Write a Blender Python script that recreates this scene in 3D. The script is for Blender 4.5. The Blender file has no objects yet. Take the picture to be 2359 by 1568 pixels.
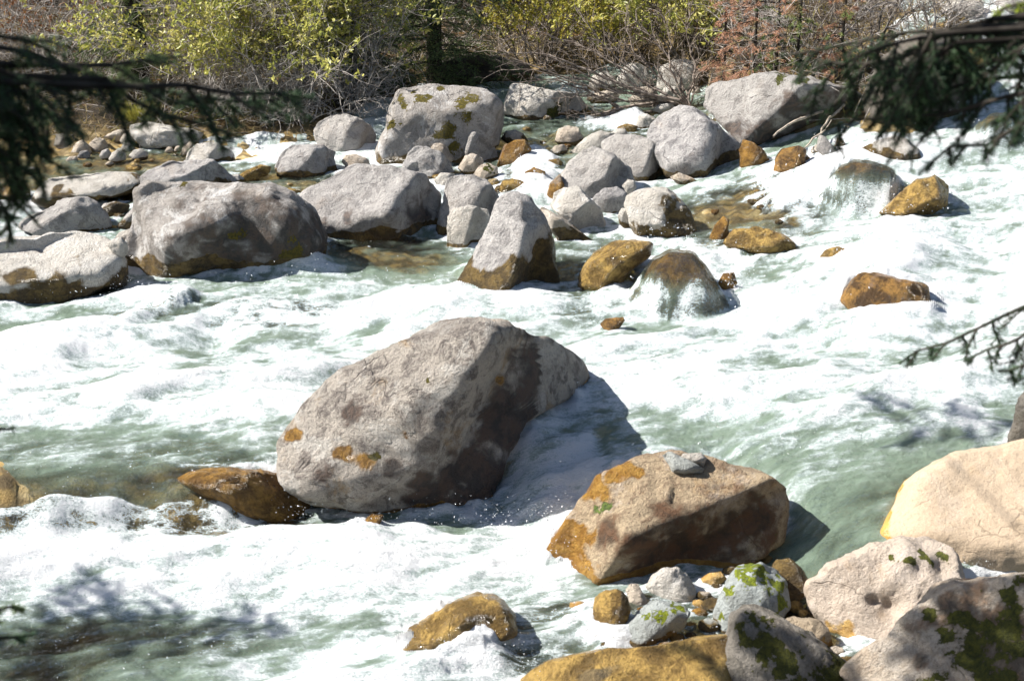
import bpy, math, random
import numpy as np
from mathutils import Vector
from mathutils.bvhtree import BVHTree
random.seed(7); rng = np.random.default_rng(7)
SC = bpy.context.scene; COL = SC.collection
# ------------------------------------------------------------------ camera, sky, sun, exposure
PITCH = math.radians(20.0); CAMZ = 3.4; LENS = 50.0
cd = bpy.data.cameras.new('camera'); cam = bpy.data.objects.new('camera', cd); COL.objects.link(cam)
cam.location = (0, 0, CAMZ); cam.rotation_euler = (math.pi/2-PITCH, 0, 0)
cd.lens = LENS; cd.sensor_width = 36; cd.clip_start = 0.05; cd.clip_end = 400
cd.dof.use_dof = True; cd.dof.focus_distance = 12.5; cd.dof.aperture_fstop = 5.6
SC.camera = cam
SUN = Vector((-0.73, 0.05, 0.68)).normalized()
elev = math.asin(SUN.z); azim = math.atan2(SUN.x, SUN.y)
w = bpy.data.worlds.new('World'); SC.world = w; w.use_nodes = True
nt = w.node_tree; nt.nodes.clear()
sky = nt.nodes.new('ShaderNodeTexSky'); sky.sky_type = 'NISHITA'; sky.sun_disc = False
sky.sun_elevation = elev; sky.sun_rotation = azim
bg = nt.nodes.new('ShaderNodeBackground'); bg.inputs[1].default_value = 0.06
wo = nt.nodes.new('ShaderNodeOutputWorld')
nt.links.new(sky.outputs[0], bg.inputs[0]); nt.links.new(bg.outputs[0], wo.inputs[0])
sl = bpy.data.lights.new('sun', 'SUN'); sl.energy = 5.0; sl.angle = math.radians(0.5); sl.color = (1.0, 0.96, 0.90)
so = bpy.data.objects.new('sun', sl); COL.objects.link(so); so.location = (-20, 8, 20)
so.rotation_euler = SUN.to_track_quat('Z', 'Y').to_euler()
SC.view_settings.view_transform = 'Standard'; SC.view_settings.look = 'None'
SC.view_settings.exposure = 1.2; SC.view_settings.gamma = 1.0
SC.render.engine = 'CYCLES'
SC.cycles.transparent_max_bounces = 16; SC.cycles.max_bounces = 6

# ------------------------------------------------------------------ numpy noise
def _h(ix, iy, iz, seed):
    n = (ix.astype(np.int64)*374761393 + iy.astype(np.int64)*668265263 + iz.astype(np.int64)*2147483647*3 + seed*1274126177) & 0xffffffff
    n = ((n ^ (n >> 13))*1274126177) & 0xffffffff
    n = ((n ^ (n >> 16))*2246822519) & 0xffffffff
    return n ^ (n >> 15)
def noise2(x, y, seed=0):
    ix = np.floor(x); iy = np.floor(y); fx = x-ix; fy = y-iy
    ux = fx*fx*fx*(fx*(fx*6-15)+10); uy = fy*fy*fy*(fy*(fy*6-15)+10)
    z = np.zeros_like(ix); r = []
    for dx in (0, 1):
        for dy in (0, 1):
            a = _h(ix+dx, iy+dy, z, seed)*(2*math.pi/4294967296.0)
            r.append(np.cos(a)*(fx-dx)+np.sin(a)*(fy-dy))
    return 1.4*((r[0]*(1-uy)+r[1]*uy)*(1-ux)+(r[2]*(1-uy)+r[3]*uy)*ux)
def noise3(p, seed=0):
    i = np.floor(p); f = p-i; u = f*f*f*(f*(f*6-15)+10); out = 0
    for dx in (0, 1):
        for dy in (0, 1):
            for dz in (0, 1):
                h = _h(i[:, 0]+dx, i[:, 1]+dy, i[:, 2]+dz, seed)
                g = ((h & 1023)/511.5-1)*(f[:, 0]-dx)+(((h >> 10) & 1023)/511.5-1)*(f[:, 1]-dy)+(((h >> 20) & 1023)/511.5-1)*(f[:, 2]-dz)
                wx = u[:, 0] if dx else 1-u[:, 0]; wy = u[:, 1] if dy else 1-u[:, 1]; wz = u[:, 2] if dz else 1-u[:, 2]
                out = out+g*wx*wy*wz
    return out*1.2
def fbm2(x, y, o=4, seed=0, gain=.5):
    s = 0; a = 1
    for k in range(o):
        s = s+a*noise2(x*2**k+17.3*k, y*2**k-9.1*k, seed+k); a *= gain
    return s
def fbm3(p, o=4, seed=0, gain=.5):
    s = 0; a = 1
    for k in range(o):
        s = s+a*noise3(p*2.0**k+11.7*k, seed+k); a *= gain
    return s
def sstep(a, b, x):
    t = np.clip((x-a)/(b-a), 0, 1); return t*t*(3-2*t)

# ------------------------------------------------------------------ photograph pixels (2358 x 1568) to rays
PW = 2358.0; FP = PW*LENS/36.0
CF = np.array([0, math.cos(PITCH), -math.sin(PITCH)]); CU = np.array([0, math.sin(PITCH), math.cos(PITCH)]); CR = np.array([1.0, 0, 0])
CO = np.array([0, 0, CAMZ])
def ray(px, py): return CF+CR*((px-1179)/FP)-CU*((py-784)/FP)        # depth 1 along the view axis
def at(px, py, d): return CO+ray(px, py)*d
def pix(p):
    v = np.asarray(p)-CO; d = v@CF
    return 1179+FP*(v@CR)/d, 784-FP*(v@CU)/d, d

# ------------------------------------------------------------------ levels of water, bed and banks
def on_plane(px, py, z):
    r = ray(px, py); return CO+r*((z-CAMZ)/r[2])
_lw = np.array([on_plane(a, b, 0.0)[:2] for a, b in [(-500, 1330), (0, 1300), (180, 1275), (380, 1250), (500, 1245), (600, 1225), (680, 1190), (760, 1120), (850, 1030), (1000, 980), (1070, 1000), (1120, 1120), (1180, 1230), (1250, 1295), (1330, 1255), (1420, 1225), (1600, 1225), (1700, 1240), (1800, 1300), (1900, 1380), (2060, 1450), (2700, 1480)]])
_lx = np.linspace(-6, 6, 601); _ly = np.interp(_lx, _lw[:, 0], _lw[:, 1]); _ly = np.convolve(np.pad(_ly, 12, 'edge'), np.hanning(25)/np.hanning(25).sum(), 'valid')
def ledge_y(x): return np.interp(x, _lx, _ly)+.022*np.sin(np.asarray(x)*9)+.014*np.sin(np.asarray(x)*23+1)
def zwater(x, y):
    x = np.asarray(x, float); y = np.asarray(y, float); s = y-ledge_y(x)
    chute = np.exp(-((x-0.05)/0.35)**2)
    z = 0.22*sstep(0, 0.40+0.6*chute+0.5*sstep(.8, 1.2, x), s)+0.022*np.maximum(s, 0)
    z = z+sstep(0, 2.5, s)*0.035*x
    r = sstep(0.10, 0.30, x/np.maximum(y, 1))
    z = z+r*0.10*np.maximum(y-11.0, 0)+r*0.05*np.maximum(y-8, 0)
    return z
_bp = [(-1500, 345), (0, 350), (150, 352), (330, 345), (450, 338), (600, 318), (720, 300), (850, 255), (960, 215), (1100, 195), (1230, 180), (1400, 158), (1560, 150), (1640, 215), (1760, 300), (1960, 310), (2090, 285), (2180, 200), (2225, 100), (2260, 40), (2300, -30)]
def hit_water(px, py, far=60):
    t = np.geomspace(2.5, far, 4000); r = ray(px, py)
    p = CO[None]+r[None]*t[:, None]; below = p[:, 2] < zwater(p[:, 0], p[:, 1])
    return p[np.argmax(below)] if below.any() else p[-1]
_bw = np.array([hit_water(a, b)[:2] for a, b in _bp]); _o = np.argsort(_bw[:, 0]); _bw = _bw[_o]
def bank_y(x): return np.interp(x, _bw[:, 0], _bw[:, 1])
def zland(x, y):                                    # far bank and near bank; -1 inside the channel
    x = np.asarray(x, float); y = np.asarray(y, float)
    s = y-bank_y(x)
    far = zwater(x, np.minimum(y, bank_y(x)))+0.10*sstep(-.2, .5, s)+0.10*np.maximum(s, 0)+0.14*np.maximum(s-2.2, 0)+0.45*np.maximum(s-6, 0)
    near = 0.52*(4.15-y)
    return np.where(s > -0.3, far, np.where(y < 4.4, near, -9))
def hit_land(px, py, far=60):
    t = np.geomspace(2.5, far, 4000); r = ray(px, py)
    p = CO[None]+r[None]*t[:, None]; below = p[:, 2] < np.maximum(zwater(p[:, 0], p[:, 1]), zland(p[:, 0], p[:, 1]))
    return p[np.argmax(below)] if below.any() else p[-1]

# ------------------------------------------------------------------ objects and meshes
def tag(o, label=None, cat=None, group=None, kind=None):
    if label: o['label'] = label
    if cat: o['category'] = cat
    if group: o['group'] = group
    if kind: o['kind'] = kind
    return o
def mesh_obj(name, verts, faces, mat, parent=None, loc=None, smooth=True, attrs=None):
    """faces: (n,k) int array or list of such arrays"""
    verts = np.asarray(verts, np.float64)
    if loc is not None: verts = verts-np.asarray(loc)[None]
    if not isinstance(faces, list): faces = [faces]
    faces = [np.asarray(f) for f in faces if len(f)]
    m = bpy.data.meshes.new(name)
    m.vertices.add(len(verts)); m.vertices.foreach_set('co', verts.astype(np.float32).ravel())
    li = np.concatenate([f.ravel() for f in faces]); tot = np.concatenate([np.full(len(f), f.shape[1]) for f in faces])
    st = np.concatenate([[0], np.cumsum(tot)[:-1]])
    m.loops.add(len(li)); m.loops.foreach_set('vertex_index', li.astype(np.int32))
    m.polygons.add(len(tot)); m.polygons.foreach_set('loop_start', st.astype(np.int32)); m.polygons.foreach_set('loop_total', tot.astype(np.int32))
    m.polygons.foreach_set('use_smooth', np.full(len(tot), smooth))
    m.update(calc_edges=True); m.validate()
    for k, v in (attrs or {}).items():
        a = m.attributes.new(k, 'FLOAT', 'POINT'); a.data.foreach_set('value', np.asarray(v, np.float32))
    m.materials.append(mat)
    o = bpy.data.objects.new(name, m); COL.objects.link(o)
    if parent is not None:
        o.parent = parent
        if loc is not None: o.location = Vector(loc)-parent.location
    elif loc is not None: o.location = loc
    return o
def empty(name, loc):
    o = bpy.data.objects.new(name, None); COL.objects.link(o); o.location = loc; o.empty_display_size = .2; return o
def tube_arrays(A, B, ra, rb, n=4):
    A = np.asarray(A); B = np.asarray(B); ra = np.asarray(ra); rb = np.asarray(rb)
    d = B-A; L = np.linalg.norm(d, axis=1, keepdims=True)+1e-9; d = d/L
    ref = np.where(np.abs(d[:, 2:3]) > .9, np.array([[1.0, 0, 0]]), np.array([[0, 0, 1.0]]))
    u = np.cross(d, ref); u /= np.linalg.norm(u, axis=1, keepdims=True)+1e-9; v = np.cross(d, u)
    V = []
    for P, r in ((A, ra), (B, rb)):
        for k in range(n):
            a = 2*math.pi*k/n; V.append(P+(u*math.cos(a)+v*math.sin(a))*r[:, None])
    V = np.stack(V, 1); N = len(A); base = (np.arange(N)*2*n)[:, None]
    F = np.concatenate([base+np.array([[k, (k+1) % n, n+(k+1) % n, n+k]]) for k in range(n)])
    return V.reshape(-1, 3), F
def leaf_arrays(P, D, N, L, W):
    """diamond leaves: base P, direction D, side from normal N"""
    S = np.cross(D, N); S /= np.linalg.norm(S, axis=1, keepdims=True)+1e-9; U = np.cross(S, D)
    L = L[:, None]; W = W[:, None]
    V = np.stack([P, P+D*L*.5+S*W*.5+U*L*.08, P+D*L, P+D*L*.5-S*W*.5+U*L*.08], 1)
    b = (np.arange(len(P))*4)[:, None]
    return V.reshape(-1, 3), b+np.array([[0, 1, 2, 3]])
def unit(v): return v/(np.linalg.norm(v, axis=-1, keepdims=True)+1e-9)

# ------------------------------------------------------------------ materials
class G:
    def __init__(s, name):
        s.m = bpy.data.materials.new(name); s.m.use_nodes = True; s.t = s.m.node_tree; s.t.nodes.clear()
        s.out = s.t.nodes.new('ShaderNodeOutputMaterial')
    def n(s, typ, **kw):
        k = s.t.nodes.new(typ)
        for a, b in kw.items(): setattr(k, a, b)
        return k
    def set(s, sock, v):
        if isinstance(v, bpy.types.NodeSocket): s.t.links.new(v, sock)
        elif isinstance(v, (tuple, list)): sock.default_value = (*v, 1) if len(v) == 3 and sock.type == 'RGBA' else v
        else: sock.default_value = v
    def pos(s): return s.n('ShaderNodeNewGeometry').outputs['Position']
    def mapv(s, v, sc=(1, 1, 1), rot=(0, 0, 0)):
        k = s.n('ShaderNodeMapping'); s.set(k.inputs['Vector'], v); k.inputs['Scale'].default_value = sc; k.inputs['Rotation'].default_value = rot; return k.outputs[0]
    def noise(s, v, scale, detail=4, rough=.55, dist=0):
        k = s.n('ShaderNodeTexNoise'); s.set(k.inputs['Vector'], v); k.inputs['Scale'].default_value = scale
        k.inputs['Detail'].default_value = detail; k.inputs['Roughness'].default_value = rough; k.inputs['Distortion'].default_value = dist; return k.outputs['Fac']
    def voro(s, v, scale, feat='F1'):
        k = s.n('ShaderNodeTexVoronoi', feature=feat); s.set(k.inputs['Vector'], v); k.inputs['Scale'].default_value = scale; return k.outputs['Distance']
    def map(s, v, a, b, c=0, d=1):
        k = s.n('ShaderNodeMapRange', interpolation_type='SMOOTHSTEP'); s.set(k.inputs[0], v)
        for i, q in enumerate((a, b, c, d)): k.inputs[i+1].default_value = q
        return k.outputs[0]
    def math(s, op, a, b=0.0):
        k = s.n('ShaderNodeMath', operation=op); s.set(k.inputs[0], a); s.set(k.inputs[1], b); return k.outputs[0]
    def mix(s, f, a, b):
        k = s.n('ShaderNodeMix', data_type='RGBA'); s.set(k.inputs[0], f); s.set(k.inputs[6], a); s.set(k.inputs[7], b); return k.outputs[2]
    def attr(s, name): return s.n('ShaderNodeAttribute', attribute_name=name).outputs['Fac']
    def bump(s, h, strength=.5, dist=.02, nrm=None):
        k = s.n('ShaderNodeBump'); k.inputs['Strength'].default_value = strength; k.inputs['Distance'].default_value = dist; s.set(k.inputs['Height'], h)
        if nrm is not None: s.set(k.inputs['Normal'], nrm)
        return k.outputs[0]
    def bsdf(s, col, rough=.8, nrm=None, spec=.4, **kw):
        k = s.n('ShaderNodeBsdfPrincipled'); s.set(k.inputs['Base Color'], col); s.set(k.inputs['Roughness'], rough); s.set(k.inputs['Specular IOR Level'], spec)
        if nrm is not None: s.set(k.inputs['Normal'], nrm)
        for a, b in kw.items(): s.set(k.inputs[a.replace('_', ' ')], b)
        return k.outputs[0]
    def mixs(s, f, a, b):
        k = s.n('ShaderNodeMixShader'); s.set(k.inputs[0], f); s.set(k.inputs[1], a); s.set(k.inputs[2], b); return k.outputs[0]
    def done(s, sh): s.set(s.out.inputs[0], sh); return s.m

def rock_mat(name, base, dark, lich=(.62, .60, .57), lich_amt=.3, ochre=(.36, .2, .07), ochre_amt=.15, algae=(.085, .06, .03), algae2=(.20, .135, .05), moss=(.045, .05, .012), dark_amt=.55, bump=.8, dryrough=.85, wetrough=.2):
    g = G(name); P = g.pos()
    n1 = g.noise(P, 2.3, 5, .6); n2 = g.noise(P, 9, 8, .7, .4); n3 = g.noise(P, 55, 5, .7); n4 = g.noise(P, 4.2, 8, .72, .6)
    c = g.mix(g.map(n1, .35, .65), base, tuple(b*.86+d*.14 for b, d in zip(base, dark)))
    c = g.mix(g.math('MULTIPLY', g.map(n2, .47, .62), dark_amt), c, dark)
    c = g.mix(g.math('MULTIPLY', g.map(n4, .52, .60), lich_amt), c, lich)
    n5 = g.noise(g.mapv(P, (1.3, 1, 1)), 3.1, 6, .7, .3)
    c = g.mix(g.math('MULTIPLY', g.map(n5, .55, .68), ochre_amt), c, ochre)
    c = g.mix(g.math('MULTIPLY', g.map(n3, .52, .68), .5), c, tuple(d*.6 for d in dark))
    nd = g.noise(P, 1.6, 7, .7, .5); c = g.mix(g.math('MULTIPLY', g.map(nd, .5, .62), dark_amt*.55), c, tuple(d*1.15 for d in dark))
    c = g.mix(g.math('MULTIPLY', g.map(n3, .46, .25), .35), c, tuple(min(.8, b*1.45) for b in base))
    n6 = g.noise(P, 150, 3, .75); n7 = g.voro(P, 38)
    c = g.mix(g.math('MULTIPLY', g.map(n6, .52, .68), .45), c, tuple(d*.75 for d in dark)); c = g.mix(g.math('MULTIPLY', g.map(n6, .47, .30), .30), c, tuple(min(.85, b*1.5) for b in base))
    c = g.mix(g.math('MULTIPLY', g.math('MULTIPLY', g.map(n7, .20, .08), g.map(n2, .44, .56)), .6), c, tuple(d*.5 for d in dark))
    orr = g.n('ShaderNodeObjectInfo').outputs['Random']
    c = g.mix(g.math('MULTIPLY', g.map(orr, .1, .9), .55), c, g.mix(.5, c, (.43, .385, .32)))
    pv = g.n('ShaderNodeVectorMath', operation='ADD'); g.set(pv.inputs[0], P)
    nv = g.n('ShaderNodeTexNoise'); g.set(nv.inputs['Vector'], P); nv.inputs['Scale'].default_value = 2.2; nv.inputs['Detail'].default_value = 4
    sv = g.n('ShaderNodeVectorMath', operation='SCALE'); g.set(sv.inputs[0], nv.outputs['Color']); sv.inputs['Scale'].default_value = .55; g.set(pv.inputs[1], sv.outputs[0])
    crk = g.math('MULTIPLY', g.map(g.voro(g.mapv(pv.outputs[0], (1, 1, 1.7)), 1.7, 'DISTANCE_TO_EDGE'), .012, .002), g.map(n1, .54, .62))
    c = g.mix(g.math('MULTIPLY', crk, .45), c, tuple(d*.4 for d in dark))
    sa = g.attr('stain_shade'); sf = g.map(g.math('ADD', sa, g.math('MULTIPLY', g.math('SUBTRACT', n2, .5), 1.0)), .18, .75)  # dark patches: shade of turned-away faces put into the colour, plus wet staining
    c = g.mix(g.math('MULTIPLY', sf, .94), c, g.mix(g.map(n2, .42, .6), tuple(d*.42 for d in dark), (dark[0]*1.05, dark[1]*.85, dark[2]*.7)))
    wet = g.attr('wet')
    wn = g.map(g.math('ADD', wet, g.math('MULTIPLY', g.math('SUBTRACT', n2, .5), .7)), .35, .62)
    ac = g.mix(g.map(n2, .42, .62), algae, algae2); ac = g.mix(g.math('MULTIPLY', g.map(n3, .5, .7), .6), ac, tuple(a*.4 for a in algae))
    c = g.mix(wn, c, ac)
    mo = g.attr('moss'); mf = g.map(g.math('ADD', mo, g.math('ADD', g.math('MULTIPLY', g.math('SUBTRACT', n2, .5), 1.3), g.math('MULTIPLY', g.math('SUBTRACT', n3, .5), .9))), .46, .6)
    mc = g.mix(g.map(n3, .35, .65), moss, (moss[0]*2.4, moss[1]*2.2, moss[2]*1.3)); c = g.mix(mf, c, mc)
    pits = g.map(g.voro(P, 30), .12, .3)
    h = g.math('ADD', g.math('MULTIPLY', n2, 1.6), g.math('ADD', g.math('MULTIPLY', n3, 1.0), g.math('MULTIPLY', g.noise(P, 150, 3, .75), .35))); h = g.math('ADD', h, g.math('MULTIPLY', pits, .12))
    h = g.math('ADD', h, g.math('MULTIPLY', mf, g.math('MULTIPLY', g.noise(P, 140, 3, .7), .8)))
    h = g.math('SUBTRACT', h, g.math('MULTIPLY', crk, .5))
    nrm = g.bump(h, bump, .055)
    ro = g.math('ADD', g.math('MULTIPLY', wn, wetrough-dryrough), dryrough); ro = g.math('ADD', ro, g.math('MULTIPLY', mf, .4))
    return g.done(g.bsdf(c, ro, nrm, .35))
RM = {}
RM['violet'] = rock_mat('grey_violet_granite', (.45, .425, .405), (.155, .145, .145), dark_amt=.75, lich_amt=.4, lich=(.68, .64, .60))
RM['grey'] = rock_mat('grey_granite', (.41, .39, .37), (.12, .11, .108), dark_amt=.75, lich_amt=.3, ochre_amt=.1)
RM['tan'] = rock_mat('tan_granite', (.58, .49, .39), (.24, .19, .145), lich_amt=.3, ochre_amt=.25)
RM['pale'] = rock_mat('pale_granite', (.61, .57, .51), (.26, .225, .19), lich=(.72, .70, .67), lich_amt=.35, ochre_amt=.15, dark_amt=.4)
RM['smooth'] = rock_mat('smooth_pale_granite', (.40, .305, .21), (.30, .22, .14), lich=(.45, .37, .29), lich_amt=.35, ochre=(.5, .32, .14), ochre_amt=.25, dark_amt=.3, bump=.35, algae=(.4, .22, .05), algae2=(.5, .31, .09))
RM['lichen'] = rock_mat('lichen_granite', (.40, .37, .35), (.10, .09, .085), lich=(.74, .73, .72), lich_amt=.75, ochre_amt=.12, moss=(.07, .06, .015), dark_amt=.75)
RM['hero'] = rock_mat('mottled_granite', (.60, .53, .455), (.14, .115, .105), lich=(.76, .71, .64), lich_amt=.8, ochre=(.44, .26, .09), ochre_amt=.7, dark_amt=.95, algae=(.20, .11, .04), algae2=(.48, .27, .07), bump=1.0, moss=(.06, .055, .012))
RM['brown'] = rock_mat('wet_brown_rock', (.25, .16, .09), (.08, .05, .035), lich=(.4, .3, .2), lich_amt=.2, ochre=(.42, .22, .05), ochre_amt=.6, dryrough=.35, wetrough=.22, algae=(.16, .085, .025), algae2=(.38, .21, .05))
RM['rust'] = rock_mat('wet_rust_rock', (.28, .16, .085), (.06, .04, .03), lich=(.5, .4, .3), lich_amt=.3, ochre=(.44, .22, .06), ochre_amt=.6, dryrough=.25, wetrough=.14, algae=(.10, .06, .03), algae2=(.36, .2, .06), dark_amt=.8)
RM['gold'] = rock_mat('wet_golden_rock', (.44, .31, .13), (.075, .055, .03), lich=(.52, .44, .30), lich_amt=.25, ochre=(.46, .27, .07), ochre_amt=.5, dryrough=.25, wetrough=.14, algae=(.22, .14, .05), algae2=(.58, .38, .12), bump=.9, dark_amt=.9)
RM['tanwet'] = rock_mat('tan_topped_brown_rock', (.46, .355, .23), (.14, .085, .05), lich=(.6, .52, .45), lich_amt=.4, ochre=(.42, .23, .06), ochre_amt=.35, algae=(.26, .13, .03), algae2=(.42, .24, .06), moss=(.06, .09, .03), dark_amt=.7, wetrough=.2)
RM['mossy'] = rock_mat('mossy_rock', (.30, .27, .23), (.09, .08, .06), lich_amt=.2, moss=(.05, .055, .012), dark_amt=.85, bump=1.0)
RM['blue'] = rock_mat('blue_grey_rock', (.33, .36, .35), (.16, .17, .16), lich=(.5, .53, .5), lich_amt=.4, ochre_amt=.15, moss=(.095, .12, .014), bump=.7)
RM['pink'] = rock_mat('pinkish_rock', (.47, .385, .31), (.24, .17, .125), lich=(.55, .48, .43), lich_amt=.45, ochre=(.45, .27, .1), ochre_amt=.35, dark_amt=.35, bump=.6, algae=(.35, .2, .06), algae2=(.5, .33, .12))
RM['shade'] = rock_mat('shaded_bank_rock', (.085, .07, .055), (.03, .027, .024), lich_amt=.06, ochre_amt=.2, dark_amt=.8)  # near-black base colour carries the shade these bank rocks lie in

def simple_mat(name, c1, c2, scale=30, rough=.8, trans=0.0, spec=.2, c3=None, s3=3.0):
    g = G(name); P = g.pos(); n = g.noise(P, scale, 3, .6)
    c = g.mix(g.map(n, .35, .65), c1, c2)
    if c3: c = g.mix(g.map(g.noise(P, s3, 3, .6), .5, .62), c, c3)
    sh = g.bsdf(c, rough, None, spec)
    if trans:
        t = g.n('ShaderNodeBsdfTranslucent'); g.set(t.inputs[0], c); sh = g.mixs(trans, sh, t.outputs[0])
    return g.done(sh)
M_BARK = simple_mat('dark_bark', (.02, .016, .012), (.05, .042, .034), 18, .9)
M_TWIG = simple_mat('pale_twig_bark', (.22, .19, .17), (.46, .42, .38), 25, .8)
M_TWIGD = simple_mat('brown_twig_bark', (.07, .055, .042), (.22, .185, .155), 25, .8)
M_LIMB = simple_mat('grey_brown_bark', (.13, .10, .08), (.30, .25, .21), 22, .8)
M_DEAD = simple_mat('bleached_wood', (.50, .43, .34), (.30, .25, .2), 20, .7)
M_LEAFY = simple_mat('yellow_green_leaves', (.47, .44, .09), (.28, .31, .07), 14, .45, .35, .45, (.55, .49, .16), 5)
M_LEAFO = simple_mat('autumn_leaves', (.44, .38, .06), (.30, .31, .06), 14, .5, .35, .4, (.44, .36, .06), 6)
M_LEAFR = simple_mat('russet_leaves', (.25, .11, .05), (.16, .09, .04), 14, .6, .3, .2)
M_SPR = simple_mat('spruce_needles', (.10, .16, .05), (.20, .26, .10), 12, .6, .2, .25)
M_SPRD = simple_mat('deep_spruce_needles', (.03, .065, .028), (.055, .105, .04), 12, .6, .2, .25)
M_SPRR = simple_mat('dying_spruce_needles', (.62, .36, .24), (.50, .28, .18), 9, .7, .3, .2, (.22, .28, .09), 1.6)
M_BRIGHT = simple_mat('bright_young_needles', (.30, .36, .03), (.2, .27, .03), 12, .6, .35, .25)
M_STRAW = simple_mat('dry_grass', (.33, .26, .13), (.2, .15, .08), 8, .8, .2, .2, (.22, .2, .06), 3)
M_TUFT = simple_mat('yellow_grass', (.34, .31, .06), (.22, .22, .05), 8, .7, .3, .2)

# ground of bank and bed
g = G('bank_and_bed'); P = g.pos()
n1 = g.noise(P, 3, 6, .65); n2 = g.noise(P, 22, 6, .7); v = g.voro(P, 9); dp = g.attr('under')
bed = g.mix(g.map(n2, .4, .62), (.66, .46, .17), (.42, .28, .10)); bed = g.mix(g.map(v, .3, .6), bed, (.26, .19, .09)); bed = g.mix(g.map(n1, .5, .65), bed, (.70, .56, .30))
soil = g.mix(g.map(n2, .4, .62), (.022, .017, .012), (.07, .05, .03)); soil = g.mix(g.map(n1, .54, .64), soil, (.15, .085, .03)); soil = g.mix(g.map(g.noise(P, 70, 3, .7), .58, .7), soil, (.2, .15, .09))
M_GROUND = g.done(g.bsdf(g.mix(dp, soil, bed), .85, g.bump(g.math('ADD', n2, g.math('MULTIPLY', g.noise(P, 90, 4, .7), .5)), .9, .05), .2))

# water: clear film, milky green body, white foam
g = G('river_water'); P = g.pos()
fl = g.mapv(P, (1.0, 2.2, 1.4), (0, 0, math.radians(-14)))
na = g.noise(fl, 16, 6, .68, .5); nb = g.noise(fl, 60, 4, .7, .3); nc = g.noise(P, 160, 3, .7)
fo = g.attr('foam'); de = g.attr('deep'); gr = g.attr('tint')
fq = g.math('ADD', fo, g.math('ADD', g.math('MULTIPLY', g.math('SUBTRACT', na, .5), .75), g.math('MULTIPLY', g.math('SUBTRACT', nb, .5), .85)))
wv = g.n('ShaderNodeVectorMath', operation='ADD'); g.set(wv.inputs[0], fl); wn = g.n('ShaderNodeTexNoise'); g.set(wn.inputs['Vector'], fl); wn.inputs['Scale'].default_value = 7; wn.inputs['Detail'].default_value = 4
ws = g.n('ShaderNodeVectorMath', operation='SCALE'); g.set(ws.inputs[0], wn.outputs['Color']); ws.inputs['Scale'].default_value = .22; g.set(wv.inputs[1], ws.outputs[0])
lace = g.math('MAXIMUM', g.map(g.voro(wv.outputs[0], 15, 'DISTANCE_TO_EDGE'), .10, .01), g.math('MULTIPLY', g.map(g.voro(wv.outputs[0], 42, 'DISTANCE_TO_EDGE'), .14, .02), .8))
fq = g.math('ADD', fq, g.math('MULTIPLY', g.math('SUBTRACT', lace, .35), g.math('MULTIPLY', g.map(fo, .05, .45), .26)))
ff = g.map(fq, .35, .72)
rip = g.math('ADD', g.math('MULTIPLY', na, .7), g.math('MULTIPLY', nb, .4)); rip = g.math('ADD', rip, g.math('MULTIPLY', nc, .10))
nw = g.bump(rip, .9, .04)
nf = g.bump(g.math('ADD', g.math('ADD', na, g.math('MULTIPLY', nb, .6)), g.math('MULTIPLY', nc, .5)), .75, .028)
tr = g.n('ShaderNodeBsdfTransparent'); g.set(tr.inputs[0], g.mix(g.map(de, .0, .4), (.96, .96, .92), (.84, .88, .76)))
milk = g.mix(gr, (.215, .285, .215), (.41, .48, .45))
df = g.n('ShaderNodeBsdfDiffuse'); g.set(df.inputs[0], milk); g.set(df.inputs['Normal'], nw)
body = g.mixs(de, tr.outputs[0], df.outputs[0])
gl = g.n('ShaderNodeBsdfGlossy'); gl.inputs['Roughness'].default_value = .07; g.set(gl.inputs['Normal'], nw)
fr = g.n('ShaderNodeFresnel'); fr.inputs[0].default_value = 1.33; g.set(fr.inputs['Normal'], nw)
wat = g.mixs(g.math('MULTIPLY', fr.outputs[0], .9), body, gl.outputs[0])
fc = g.mix(g.map(fq, .52, 1.0), (.45, .52, .51), (.76, .77, .77))
fd = g.n('ShaderNodeBsdfDiffuse'); g.set(fd.inputs[0], fc); g.set(fd.inputs['Normal'], nf)
ft = g.n('ShaderNodeBsdfTranslucent'); g.set(ft.inputs[0], fc)
fg = g.n('ShaderNodeBsdfGlossy'); fg.inputs['Roughness'].default_value = .25; g.set(fg.inputs['Normal'], nf)
fs = g.mixs(.06, fd.outputs[0], ft.outputs[0]); fs = g.mixs(.05, fs, fg.outputs[0])
M_WATER = g.done(g.mixs(ff, wat, fs))
g = G('spray_drops'); k = g.n('ShaderNodeBsdfDiffuse'); k.inputs[0].default_value = (.9, .92, .93, 1)
k2 = g.n('ShaderNodeBsdfGlossy'); k2.inputs['Roughness'].default_value = .15
M_DROP = g.done(g.mixs(.25, k.outputs[0], k2.outputs[0]))

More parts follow.
